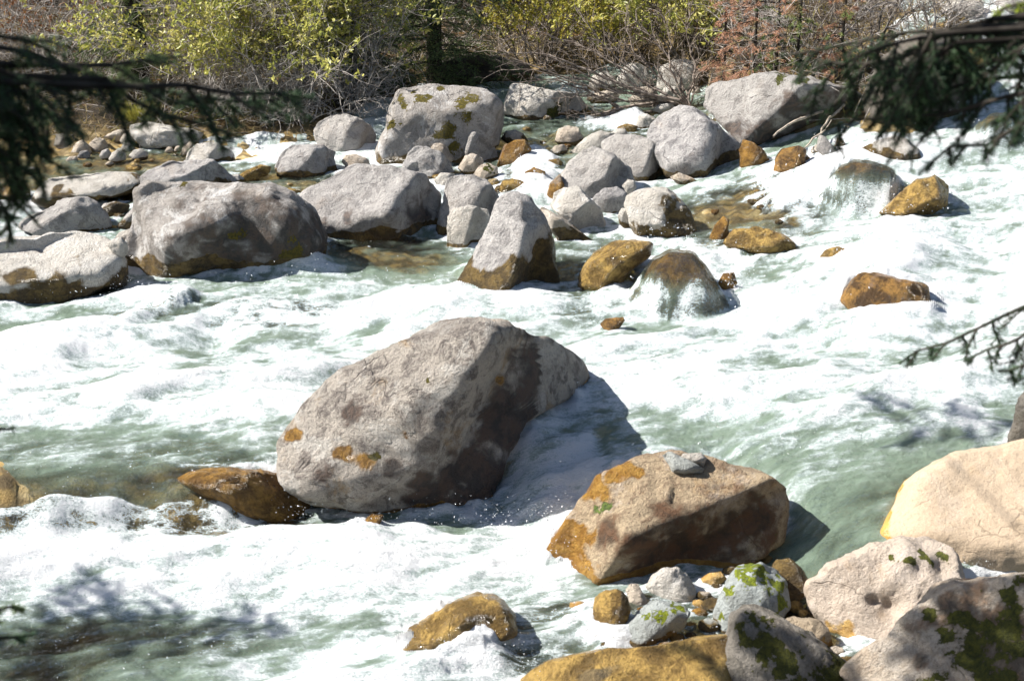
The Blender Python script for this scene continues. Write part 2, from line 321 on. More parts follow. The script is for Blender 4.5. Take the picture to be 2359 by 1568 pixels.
# ------------------------------------------------------------------ rocks
import bmesh
_ico = {}
def ico(n):
    if n not in _ico:
        bm = bmesh.new(); bmesh.ops.create_icosphere(bm, subdivisions=n, radius=1.0)
        _ico[n] = (np.array([v.co[:] for v in bm.verts]), np.array([[v.index for v in f.verts] for f in bm.faces])); bm.free()
    return _ico[n]
def softplus(x, w): return w*np.logaddexp(0, x/w)
ROCKS = {}
def rock(name, label, pts, mat, by=None, d=None, on=None, T=None, p=.76, cuts=(), bumps=(), rnd=5, seed=None, band=.12, wetall=0.0,
         wets=(), stain_shades=(), moss=(), mossup=0.0, rough=1.0, sink=.3, bend=0.0, sub=None, cat='rock', group=None, keep=False, land=False, drape=False, soft=.022, back=0.0):
    pts = np.array(pts, float); seed = seed if seed is not None else (len(ROCKS)*37+11)
    r = np.random.default_rng(seed)
    # area centroid
    x, y = pts[:, 0], pts[:, 1]; x2, y2 = np.roll(x, -1), np.roll(y, -1); cr = x*y2-x2*y; a = cr.sum()
    cx, cy = ((x+x2)*cr).sum()/(3*a), ((y+y2)*cr).sum()/(3*a)
    wpx, hpx = np.ptp(x), np.ptp(y)
    if by is None: by = y.max()-.04*hpx
    if d is None:
        if on is not None:
            o, bv = ROCKS[on]; rr = Vector(ray(cx, by)); hit = bv.ray_cast(Vector(CO)-o.location, rr.normalized())
            d = (np.array(hit[0]+o.location)-CO)@CF
        else:
            q = (hit_land if land else hit_water)(cx, by); d = (q-CO)@CF
    s = d/FP; W, H = wpx*s, hpx*s
    if T is None: T = .40*math.sqrt(W*max(H, .55*W))
    d = d+(.15 if on is not None else .6)*T+back; s = d/FP; W, H = wpx*s, hpx*s
    C = at(cx, cy, d); dv = unit(ray(cx, cy)); rv = unit(CR-dv*(CR@dv)); uv = np.cross(rv, dv)
    q = np.stack([(x-cx)*s, -(y-cy)*s], 1)
    dn = np.concatenate([q[i]+(q[(i+1) % len(q)]-q[i])*np.linspace(0, 1, 24, endpoint=False)[:, None] for i in range(len(q))])
    th = np.arctan2(dn[:, 1], dn[:, 0]); ra = np.hypot(dn[:, 0], dn[:, 1]); o = np.argsort(th); th, ra = th[o], ra[o]
    tg = np.linspace(-math.pi, math.pi, 361)[:-1]; rg = np.interp(tg, np.concatenate([th-2*math.pi, th, th+2*math.pi]), np.tile(ra, 3))
    k = np.array([1, 2, 3, 2, 1.])/9; rg = sum(k[j]*np.roll(rg, j-2) for j in range(5))
    size = math.sqrt(W*H)
    if sub is None:
        e = math.sqrt(wpx*hpx)/2.3; sub = 6 if e > 110 else 5 if e > 42 else 4 if e > 16 else 3
    V, F = ico(sub)
    a = np.arctan2(V[:, 1], V[:, 0]); c = np.hypot(V[:, 0], V[:, 1]); R = np.interp(a, np.append(tg, math.pi), np.append(rg, rg[0]))
    R = R*(1+sink*np.clip(-np.sin(a), 0, 1)**2)
    L = np.stack([np.cos(a)*R*c**p, np.sin(a)*R*c**p, np.sign(V[:, 2])*T*np.abs(V[:, 2])**p], 1)
    def toloc(n): n = np.array(n, float); return unit(np.array([n@rv, n@uv, n@dv]))
    cl = [(toloc(n), f) for n, f in cuts]
    for _ in range(rnd):
        n = r.normal(size=3); n[2] = -abs(n[2])-.5; cl.append((unit(n), r.uniform(.78, .93)))
    for n, f in cl:
        m = (L@n).max()*f                            # flat face cut into the near side; the outline stays
        if n[2] > -.12: n = unit(np.array([n[0], n[1], -.12]))
        zp = (m-L[:, 0]*n[0]-L[:, 1]*n[1])/n[2]; zn = L[:, 2]+softplus(zp-L[:, 2], soft*size)
        L[:, 2] = np.where(L[:, 2] < 0, np.minimum(zn, np.maximum(L[:, 2]*.25, -.12*T)*1.0), L[:, 2])
    if bend: L[:, 2] += bend*np.maximum(L[:, 0], 0)**2
    nn = unit(L/np.array([W, H, 2*T]))
    for bx, byy, br, am in bumps:
        b2 = np.exp(-(((L[:, 0]-(bx-cx)*s)**2+(L[:, 1]+(byy-cy)*s)**2)/(br*s)**2))*(L[:, 2] < 0.15*T); L[:, 2] -= am*size*b2
    u = L/size
    off = r.uniform(-50, 50, 3)
    disp = .060*fbm3(u*1.7+off, 3, seed)+.030*rough*fbm3(u*5.5+off, 4, seed+9)-.022*rough*sstep(.12, .0, np.abs(noise3(u*np.array([2.2, 3.6, 2.2])+off, seed+5)))*sstep(.0, .4, noise3(u*3+off, seed+6))
    if sub >= 5: disp = disp+.007*rough*fbm3(u*22+off, 3, seed+3, .6)
    L = L+nn*(disp*size)[:, None]
    Wd = C[None]+L[:, :1]*rv+L[:, 1:2]*uv+L[:, 2:]*dv
    h = Wd[:, 2]-zwater(Wd[:, 0], Wd[:, 1])
    wet = 1-sstep(.25*band, band*1.25, h+.9*band*fbm3(Wd*4, 4, seed+1, .6)); wet = np.maximum(wet, wetall)
    sp = 3.2/size*1.6; q1 = fbm3(Wd*sp, 4, seed+71, .6); q2 = fbm3(Wd*sp+40, 4, seed+72, .6); q3 = fbm3(Wd*sp*3, 3, seed+73, .6)
    for bx, byy, br in wets:
        wet = np.maximum(wet, np.exp(-(((L[:, 0]-(bx-cx)*s+q1*br*s*.9)**2+(L[:, 1]+(byy-cy)*s+q2*br*s*.9)**2)/(br*s)**2))+.25*q3)
    stn_shd = np.zeros(len(L))
    for bx, byy, br in stain_shades:  # spots painting the shaded sides darker, mixed with real dark blotches
        stn_shd = np.maximum(stn_shd, (np.exp(-(((L[:, 0]-(bx-cx)*s+q1*br*s*.8)**2+(L[:, 1]+(byy-cy)*s+q2*br*s*.8)**2)/(br*s)**2))+.35*q3)*(L[:, 2] < .5*T))
    ms = np.zeros(len(L))
    for bx, byy, br in moss:
        ms = np.maximum(ms, (.92*np.exp(-(((L[:, 0]-(bx-cx)*s+q1*br*s*1.3)**2+(L[:, 1]+(byy-cy)*s+q2*br*s*1.3)**2)/(br*s)**2))+.45*q3)*(L[:, 2] < .5*T))
    if mossup: ms = np.maximum(ms, mossup*sstep(.1, .8, nn@np.array([rv[2], uv[2], dv[2]])))
    ob = mesh_obj(name, Wd, F, RM[mat], None, (C[0], C[1], Wd[:, 2].min()), True, {'wet': wet, 'moss': ms, 'stain_shade': stn_shd})
    tag(ob, label, cat, group)
    lv = Wd-np.array(ob.location)[None]
    RP.append(Wd[np.abs(h-.02) < .06][:, :2]); ROCKS[len(ROCKS)] = (ob, None)
    if keep: ROCKS[keep] = (ob, BVHTree.FromPolygons(lv.tolist(), F.tolist()))
    if drape: DRAPE.append((ob.location.copy(), BVHTree.FromPolygons(lv.tolist(), F.tolist()), Wd[:, :2].min(0), Wd[:, :2].max(0), drape))
    return ob
UP = (-.15, -.25, 1); FRONT = (.15, -1, -.05); RIGHT = (1, -.25, -.1); LEFT = (-.9, -.3, .35); TL = (-.45, -.4, .8)
# --- the boulders standing in the stream
RP = []; DRAPE = []
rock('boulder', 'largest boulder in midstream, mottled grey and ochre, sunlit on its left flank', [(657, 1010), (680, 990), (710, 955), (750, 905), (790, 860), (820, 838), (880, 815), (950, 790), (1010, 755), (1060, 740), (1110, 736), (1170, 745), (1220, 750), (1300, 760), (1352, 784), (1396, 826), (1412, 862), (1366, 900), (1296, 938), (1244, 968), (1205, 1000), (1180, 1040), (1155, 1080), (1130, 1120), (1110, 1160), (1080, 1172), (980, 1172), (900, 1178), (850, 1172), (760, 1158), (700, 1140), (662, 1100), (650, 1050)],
     'hero', by=1165, back=-.38, bend=1.15, T=.60, p=.72, cuts=[((-.40, -.60, .69), .56), ((.80, -.54, -.28), .33), ((.15, -.9, -.4), .66)], rnd=2, band=.05, wets=[(845, 1055, 26), (790, 1035, 24), (1150, 880, 14), (690, 1010, 20), (930, 1000, 12)], stain_shades=[(1240, 850, 85), (1190, 970, 90), (1090, 1095, 95), (980, 1140, 60), (1310, 820, 50), (820, 945, 30), (905, 1065, 26), (760, 1090, 20), (1345, 865, 75), (1300, 910, 60), (1150, 1110, 60)], moss=[(985, 880, 10), (860, 1040, 14), (1330, 800, 26)], keep='hero', cat='boulder', sink=.12, seed=3)  # right and lower dark spots paint the face turned from the sun
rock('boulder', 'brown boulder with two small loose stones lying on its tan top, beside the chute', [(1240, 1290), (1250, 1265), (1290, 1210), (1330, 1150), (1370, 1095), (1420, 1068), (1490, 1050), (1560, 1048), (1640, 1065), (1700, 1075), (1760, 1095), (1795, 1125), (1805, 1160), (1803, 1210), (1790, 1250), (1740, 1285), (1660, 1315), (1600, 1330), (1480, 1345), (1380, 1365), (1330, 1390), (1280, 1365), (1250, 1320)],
     'tanwet', by=1350, T=.48, p=.72, cuts=[((-.08, -.42, .9), .52), ((.40, -.88, -.25), .40), ((-.8, -.45, .4), .62)], rnd=1, band=.03, wets=[(1300, 1250, 75), (1380, 1110, 45), (1330, 1340, 70), (1440, 1075, 40)], stain_shades=[(1600, 1265, 110), (1730, 1215, 80), (1480, 1300, 75), (1400, 1225, 34), (1530, 1180, 22)], moss=[(1395, 1170, 18)], keep='brownb', cat='boulder', sink=.1, seed=5)  # dark spots on the lower front paint its shade deeper
rock('boulder', 'long dark lichen-grey boulder at the edge of the rapids, ochre staining on its right hump', [(287, 598), (295, 548), (310, 505), (322, 445), (350, 421), (437, 417), (502, 420), (560, 424), (617, 430), (672, 460), (702, 478), (729, 503), (747, 540), (752, 578), (735, 602), (664, 610), (589, 622), (550, 632), (475, 648), (400, 668), (340, 655), (290, 622)],
     'lichen', by=640, T=.62, p=.7, cuts=[((-.15, -.45, .85), .62), ((.1, -.95, -.25), .68), ((-.75, -.5, .2), .80)], bumps=[(470, 490, 60, .05), (560, 520, 45, -.10), (660, 520, 60, .05), (400, 600, 60, .05)], rnd=2, band=.13, stain_shades=[(520, 575, 105), (655, 560, 80), (430, 635, 60), (720, 570, 55), (590, 490, 50)], moss=[(545, 545, 22), (660, 565, 28), (430, 425, 8)], cat='boulder', sink=.15, seed=8)
rock('boulder', 'big square boulder with white lichen and moss patches, below the dark gap', [(870, 385), (872, 340), (880, 315), (893, 280), (905, 235), (918, 210), (950, 202), (990, 199), (1050, 201), (1105, 206), (1140, 225), (1155, 240), (1152, 290), (1145, 330), (1100, 370), (1000, 388), (900, 388)],
     'lichen', by=380, T=.55, p=.62, cuts=[((-.1, -.55, .85), .72), ((.05, -1, .15), .72)], rnd=2, band=.1, moss=[(908, 290, 14), (925, 235, 14), (965, 225, 14), (985, 232, 12), (1060, 250, 22), (1030, 320, 40), (1085, 228, 16), (1010, 215, 10), (1075, 270, 15)], cat='boulder', seed=14, mossup=.1)
rock('boulder', 'broad rounded pale grey boulder with a cracked lower half, above a still green pool', [(682, 462), (700, 445), (730, 425), (775, 400), (820, 388), (880, 384), (930, 390), (970, 402), (1000, 425), (1018, 445), (1015, 480), (1012, 520), (1000, 545), (950, 550), (870, 552), (800, 554), (750, 547), (735, 510), (705, 480)],
     'violet', T=.6, p=.75, cuts=[((-.2, -.5, .85), .66), ((.85, -.5, .0), .62), ((.0, -1, -.2), .80)], bumps=[(880, 500, 55, .07), (780, 490, 30, -.06), (860, 465, 22, -.04)], rnd=1, band=.08, stain_shades=[(970, 495, 40), (745, 520, 18), (800, 500, 14)], cat='boulder', seed=19)
rock('boulder', 'pointed grey boulder with a golden-brown algae skirt at the white water edge', [(1043, 682), (1046, 660), (1060, 640), (1085, 600), (1110, 550), (1130, 500), (1145, 465), (1165, 450), (1190, 448), (1220, 460), (1240, 480), (1250, 500), (1262, 540), (1280, 590), (1287, 650), (1260, 672), (1180, 687), (1110, 694)],
     'violet', T=.42, p=.72, cuts=[((-.5, -.65, .55), .66), ((.9, -.4, -.15), .45)], rnd=1, band=.36, cat='boulder', sink=.15, seed=23)
rock('boulder', 'large smooth grey boulder in front of the leafless shrub', [(1490, 310), (1500, 285), (1530, 265), (1570, 250), (1600, 252), (1640, 280), (1680, 310), (1700, 330), (1700, 370), (1690, 395), (1650, 412), (1600, 414), (1555, 404), (1530, 390), (1500, 350)],
     'violet', T=.5, p=.75, cuts=[((-.5, -.55, .7), .68), ((.95, -.35, -.1), .55)], rnd=1, band=.1, cat='boulder', seed=27)
rock('boulder', 'grey boulder wedged between the triangular rock and the large smooth boulder', [(1385, 325), (1420, 310), (1460, 312), (1500, 320), (1535, 340), (1550, 365), (1545, 390), (1530, 407), (1500, 420), (1470, 407), (1430, 380), (1390, 350)],
     'violet', T=.36, by=412, cuts=[((-.35, -.55, .75), .7), ((.8, -.6, -.1), .66)], rnd=1, band=.05, cat='boulder', seed=31)
rock('boulder', 'smooth triangular grey rock in the middle of the boulder pile', [(1288, 425), (1293, 400), (1310, 370), (1340, 345), (1365, 338), (1385, 345), (1420, 362), (1450, 385), (1462, 420), (1435, 440), (1380, 458), (1340, 458), (1300, 440)],
     'violet', T=.36, by=468, cuts=[((-.4, -.7, .6), .66), ((.9, -.45, -.1), .55)], rnd=1, band=.04, cat='boulder', seed=33)
rock('boulder', 'grey boulder topped with roots and dead twigs, hanging over black shade by the right bank', [(1615, 245), (1625, 205), (1650, 190), (1700, 185), (1780, 170), (1850, 180), (1960, 200), (2010, 240), (2000, 300), (1930, 345), (1800, 350), (1720, 335), (1690, 300), (1650, 270)],
     'grey', T=.8, by=330, p=.65, cuts=[((-.7, -.55, .5), .62), ((.35, -.75, -.6), .40)], rnd=1, band=.05, cat='boulder', seed=37, stain_shades=[(1860, 300, 80), (1960, 270, 80), (1770, 325, 50), (1700, 290, 25)], moss=[(1800, 178, 16), (1850, 185, 14)])  # dark spots paint the shade of the underside
rock('boulder', 'very large dark shaded boulder on the right bank, beside the incoming rapids', [(1990, 230), (2020, 150), (2060, 100), (2110, 78), (2180, 82), (2215, 110), (2235, 180), (2215, 240), (2180, 290), (2130, 325), (2030, 320)],
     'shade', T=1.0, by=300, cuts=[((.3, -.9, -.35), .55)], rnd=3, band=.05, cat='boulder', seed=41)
rock('boulder', 'huge smooth pale boulder at the right edge of the photo, by the green pool', [(2008, 1252), (2012, 1235), (2040, 1200), (2070, 1160), (2090, 1110), (2130, 1085), (2200, 1050), (2280, 1025), (2358, 1008), (2480, 1000), (2620, 1080), (2640, 1250), (2500, 1345), (2300, 1345), (2180, 1330), (2080, 1295)],
     'smooth', T=.5, by=1320, p=.8, cuts=[((-.2, -.42, .88), .60)], rnd=0, band=.05, wets=[(2035, 1225, 38), (2080, 1120, 22)], rough=.5, cat='boulder', sink=.1, seed=43)
rock('boulder', 'cracked pale pink boulder with a mossy furrow across its top, lower right', [(1860, 1350), (1870, 1335), (1895, 1325), (1910, 1300), (1960, 1278), (2010, 1255), (2080, 1240), (2140, 1232), (2180, 1240), (2205, 1265), (2212, 1310), (2218, 1345), (2160, 1410), (2090, 1460), (2010, 1498), (1960, 1495), (1930, 1465), (1900, 1438), (1865, 1400)],
     'pink', T=.3, by=1480, p=.72, cuts=[((-.15, -.75, .62), .6), ((-.1, -.2, .95), .8)], bumps=[(2045, 1400, 26, -.10), (2010, 1385, 14, -.06), (2100, 1292, 35, .03), (2030, 1300, 20, -.03), (2110, 1312, 22, -.04), (2170, 1305, 22, -.04), (2130, 1365, 40, .03)], rnd=1, band=.02, wets=[(1930, 1470, 40)], moss=[(2050, 1288, 14), (2090, 1290, 16), (2130, 1286, 16), (2170, 1280, 16)], cat='boulder', sink=.1, seed=47)
rock('boulder', 'large mossy boulder in the lower right corner, its tan left side dappled with shade', [(1940, 1548), (2000, 1490), (2080, 1430), (2150, 1380), (2220, 1345), (2300, 1335), (2358, 1325), (2500, 1300), (2640, 1400), (2640, 1720), (2150, 1720), (2040, 1620)],
     'tan', T=.42, by=1600, d=5.35, p=.7, cuts=[((-.55, -.6, .55), .5), ((.1, -.7, .7), .62)], rnd=1, band=.0, stain_shades=[(2300, 1450, 150), (2200, 1395, 50), (2330, 1560, 130), (2130, 1520, 22)], moss=[(2240, 1520, 75), (2300, 1460, 60), (2350, 1400, 40), (2165, 1410, 22), (2180, 1470, 26), (2340, 1350, 30), (2150, 1570, 40), (2320, 1560, 70)], cat='boulder', sink=.1, seed=53)
rock('boulder', 'dark round mossy boulder at the bottom edge, in front of the golden slab', [(1650, 1580), (1655, 1520), (1680, 1460), (1690, 1415), (1720, 1398), (1760, 1402), (1800, 1420), (1850, 1455), (1900, 1500), (1960, 1540), (2030, 1605), (2000, 1700), (1660, 1700)],
     'mossy', T=.3, by=1560, d=5.75, cuts=[((.3, -.8, .5), .6)], rnd=2, band=.0, moss=[(1760, 1480, 60), (1800, 1530, 60), (1900, 1560, 60)], cat='boulder', sink=.1, seed=57)
rock('stone', 'brown weathered upright stone cut off by the right edge, above the huge smooth boulder', [(2330, 1020), (2338, 960), (2345, 915), (2370, 895), (2420, 900), (2440, 1000), (2400, 1040)], 'mossy', by=1015, d=7.4, T=.14, band=.0, seed=59)

# --- rocks along the left side
L_ = [
 ('rock', 'grey rock peeking over the long dark lichen-grey boulder', [(312, 462), (316, 425), (340, 398), (390, 373), (450, 369), (492, 371), (534, 405), (522, 435), (430, 475)], 'violet', dict(by=455, cuts=[(UP, .7), (RIGHT, .7)])),
 ('rock', 'long flat cream rock with a brown wet lower edge in the still pool', [(78, 462), (92, 435), (115, 412), (180, 406), (260, 397), (310, 398), (324, 410), (318, 436), (260, 456), (200, 462), (125, 478), (100, 474)], 'pale', dict(T=.45, cuts=[((0, -.25, 1), .45), ((.1, -1, .1), .75)], band=.16, p=.65)),
 ('rock', 'grey wedge-shaped rock with a dark face behind the pale slab', [(42, 525), (60, 505), (115, 480), (150, 458), (200, 453), (222, 465), (240, 495), (257, 527), (266, 545), (200, 552), (110, 548)], 'violet', dict(T=.35, cuts=[((-.35, -.4, .85), .6), ((.3, -.95, .0), .5)], p=.65, band=.03)),
 ('rock', 'pale two-stepped slab at the left edge with a dark wet front', [(-60, 570), (20, 545), (120, 538), (185, 540), (240, 548), (268, 560), (288, 590), (292, 640), (282, 662), (200, 684), (100, 694), (-60, 700)], 'pale', dict(T=.55, cuts=[((-.05, -.30, .95), .42), ((.1, -1, -.1), .72)], bumps=[(130, 585, 60, -.03)], p=.6, band=.24, rnd=1, keep='slab')),
 ('stone', 'white wedge of stone resting at the right end of the pale slab', [(247, 565), (262, 550), (280, 547), (293, 560), (292, 582), (280, 588), (262, 580)], 'pale', dict(on='slab')),
 ('stone', 'small white stone tucked against the long dark boulder, above the slab end', [(264, 550), (275, 535), (300, 526), (310, 535), (305, 552), (285, 556)], 'pale', dict(by=600)),
 ('stone', 'half white and half brown stone between the grey wedge and the dark boulder', [(229, 485), (240, 470), (265, 464), (298, 472), (295, 485), (270, 497), (245, 500)], 'pale', dict(band=.14)),
 ('rock', 'thin grey slab leaning against the left end of the dark boulder', [(270, 522), (285, 500), (305, 478), (325, 462), (330, 500), (320, 530), (300, 530)], 'grey', dict(by=528)),
 ('stone', 'small dark flat stone alone in the still pool near the left edge', [(43, 397), (55, 387), (75, 384), (92, 388), (92, 399), (70, 402)], 'grey', dict(band=.05)),
 ('rock', 'wide pale cracked rock lying on the far left bank', [(300, 312), (303, 290), (320, 284), (370, 285), (430, 297), (470, 307), (458, 327), (430, 338), (400, 342), (340, 342), (312, 325)], 'pale', dict(land=True, cuts=[(UP, .7)], band=.02)),
 ('rock', 'bright white block beside the small cascade, far left bank', [(428, 373), (434, 348), (455, 332), (490, 326), (512, 335), (538, 350), (542, 378), (500, 378)], 'pale', dict(cuts=[((-.5, -.7, .5), .6), ((.9, -.4, .0), .4)], band=.04, p=.6)),
 ('stone', 'pale round stone, largest of the loose heap on the far left bank', [(203, 335), (222, 318), (240, 321), (250, 340), (238, 353), (220, 353)], 'tan', dict(band=.01)),
 ('stone', 'angular tan stone at the left end of the bank heap', [(163, 352), (175, 330), (190, 322), (205, 335), (210, 353), (185, 360)], 'tan', dict(band=.01)),
 ('stone', 'flat-topped greenish stone in front of the angular tan one', [(177, 363), (183, 350), (200, 346), (210, 355), (205, 366), (188, 368)], 'grey', dict(band=.01)),
 ('stone', 'round mauve stone between the pale round and the white stones of the heap', [(228, 360), (234, 347), (248, 343), (258, 354), (252, 366), (236, 368)], 'violet', dict(band=.01)),
 ('stone', 'white egg-shaped stone at the water edge of the bank heap', [(250, 368), (258, 350), (275, 343), (291, 352), (288, 368), (270, 374)], 'pale', dict(band=.01)),
 ('stone', 'white stone with a dark right side, rightmost of the bank heap', [(295, 360), (310, 345), (325, 341), (342, 352), (338, 366), (312, 369)], 'pale', dict(band=.02)),
 ('stone', 'small cream stone awash in front of the bank heap', [(150, 370), (160, 361), (175, 360), (180, 369), (165, 375)], 'tan', dict(band=.02)),
 ('stone', 'small lone cream stone furthest out in the shallow water', [(242, 380), (248, 372), (258, 371), (264, 379), (253, 384)], 'tan', dict(band=.02)),
 ('stone', 'low mauve stone at the far left of the shallows', [(91, 367), (100, 359), (113, 359), (119, 367), (105, 371)], 'violet', dict(band=.02)),
 ('stone', 'split angular stone at the top of the bank heap', [(275, 325), (285, 308), (300, 304), (312, 318), (308, 335), (288, 336)], 'tan', dict(by=340, land=True, band=.0)),
 ('stone', 'white square stone in the centre of the bank heap', [(277, 345), (285, 329), (302, 328), (309, 342), (298, 352)], 'pale', dict(band=.01)),
 ('stone', 'long flat brownish stone behind the bank heap', [(235, 322), (250, 308), (275, 299), (300, 300), (300, 315), (270, 325)], 'tan', dict(land=True, band=.0)),
 ('stone', 'small leaning stone in front of the wide pale cracked rock', [(416, 356), (422, 340), (438, 325), (447, 332), (440, 350), (424, 360)], 'tan', dict(band=.01)),
 ('stone', 'small round tan stone, right one of two under the wide pale rock', [(399, 348), (405, 337), (415, 336), (420, 347), (410, 352)], 'tan', dict(band=.01)),
 ('stone', 'small round tan stone, left one of two under the wide pale rock', [(379, 349), (386, 339), (396, 339), (400, 349), (390, 353)], 'tan', dict(band=.01)),
 ('rock', 'roundish grey rock in the shade of the spruce branch, left bank', [(125, 335), (130, 312), (150, 303), (170, 312), (174, 335), (150, 345)], 'mossy', dict(land=True, band=.0)),
 ('stone', 'white stone high on the left bank behind the spruce branch', [(168, 225), (172, 212), (188, 211), (196, 222), (186, 230)], 'pale', dict(land=True, band=.0)),
 ('rock', 'rounded grey boulder below the tangle of dead twigs', [(725, 302), (735, 285), (765, 267), (800, 265), (830, 275), (855, 290), (868, 310), (862, 345), (850, 362), (800, 362), (750, 347), (728, 322)], 'violet', dict(cuts=[((-.35, -.6, .7), .68), (RIGHT, .62)], band=.05)),
 ('rock', 'grey rock with a cream foot, left of the broad rounded boulder', [(630, 388), (650, 350), (675, 333), (715, 335), (745, 335), (772, 350), (780, 397), (760, 406), (700, 409), (640, 407)], 'violet', dict(cuts=[((-.3, -.6, .7), .66), (RIGHT, .66)], band=.05)),
 ('stone', 'small blotched cream stone between two grey rocks, below the dead twigs', [(787, 373), (795, 358), (820, 355), (850, 370), (853, 387), (830, 392), (800, 392)], 'tan', dict(band=.02)),
 ('rock', 'knobbly grey rock with a hole, at the foot of the big square boulder', [(925, 405), (928, 380), (938, 355), (955, 338), (985, 337), (1010, 350), (1035, 370), (1050, 398), (1020, 415), (970, 418)], 'grey', dict(by=408, bumps=[(957, 385, 10, -.12)], cuts=[(TL, .7), (RIGHT, .6)], band=.01)),
 ('stone', 'beige stone peeping out behind the knobbly grey rock', [(990, 340), (1000, 330), (1018, 329), (1035, 345), (1046, 365), (1030, 375), (1005, 365)], 'tan', dict(by=382, band=.01)),
 ('rock', 'dark rock with a sunlit left edge at the right foot of the big square boulder', [(1058, 335), (1070, 305), (1090, 297), (1120, 300), (1135, 320), (1145, 362), (1110, 375), (1080, 362)], 'grey', dict(by=378, cuts=[((.5, -.85, .05), .35), ((-.8, -.5, .35), .75)], band=.02, p=.6)),
 ('stone', 'pale split stone below the dark rock', [(1054, 388), (1070, 360), (1090, 353), (1114, 368), (1108, 390), (1075, 400)], 'tan', dict(by=400, cuts=[(RIGHT, .5)], band=.02)),
 ('stone', 'cream stone with a mossy brown cap among the middle boulders', [(1088, 405), (1105, 380), (1125, 375), (1146, 385), (1148, 408), (1120, 416)], 'tan', dict(by=415, moss=[(1130, 388, 12)], band=.03)),
 ('stone', 'flat pale stone behind the rounded grey rock', [(998, 415), (1015, 398), (1048, 400), (1040, 425), (1015, 435)], 'pale', dict(by=440, band=.0)),
 ('rock', 'rounded grey rock behind the white standing stone', [(1010, 525), (1012, 480), (1020, 440), (1030, 415), (1060, 400), (1090, 400), (1122, 412), (1147, 450), (1152, 480), (1120, 530), (1060, 540), (1030, 538)], 'violet', dict(cuts=[((-.4, -.65, .6), .68), ((.9, -.4, -.1), .6)], band=.04)),
 ('rock', 'white standing stone with a dark right side, in the still green pool', [(1033, 565), (1033, 500), (1045, 480), (1080, 474), (1122, 485), (1128, 515), (1102, 562), (1070, 579), (1043, 575)], 'pale', dict(cuts=[((-.35, -.9, .3), .6), ((.95, -.35, -.1), .35)], p=.6, band=.05)),
]
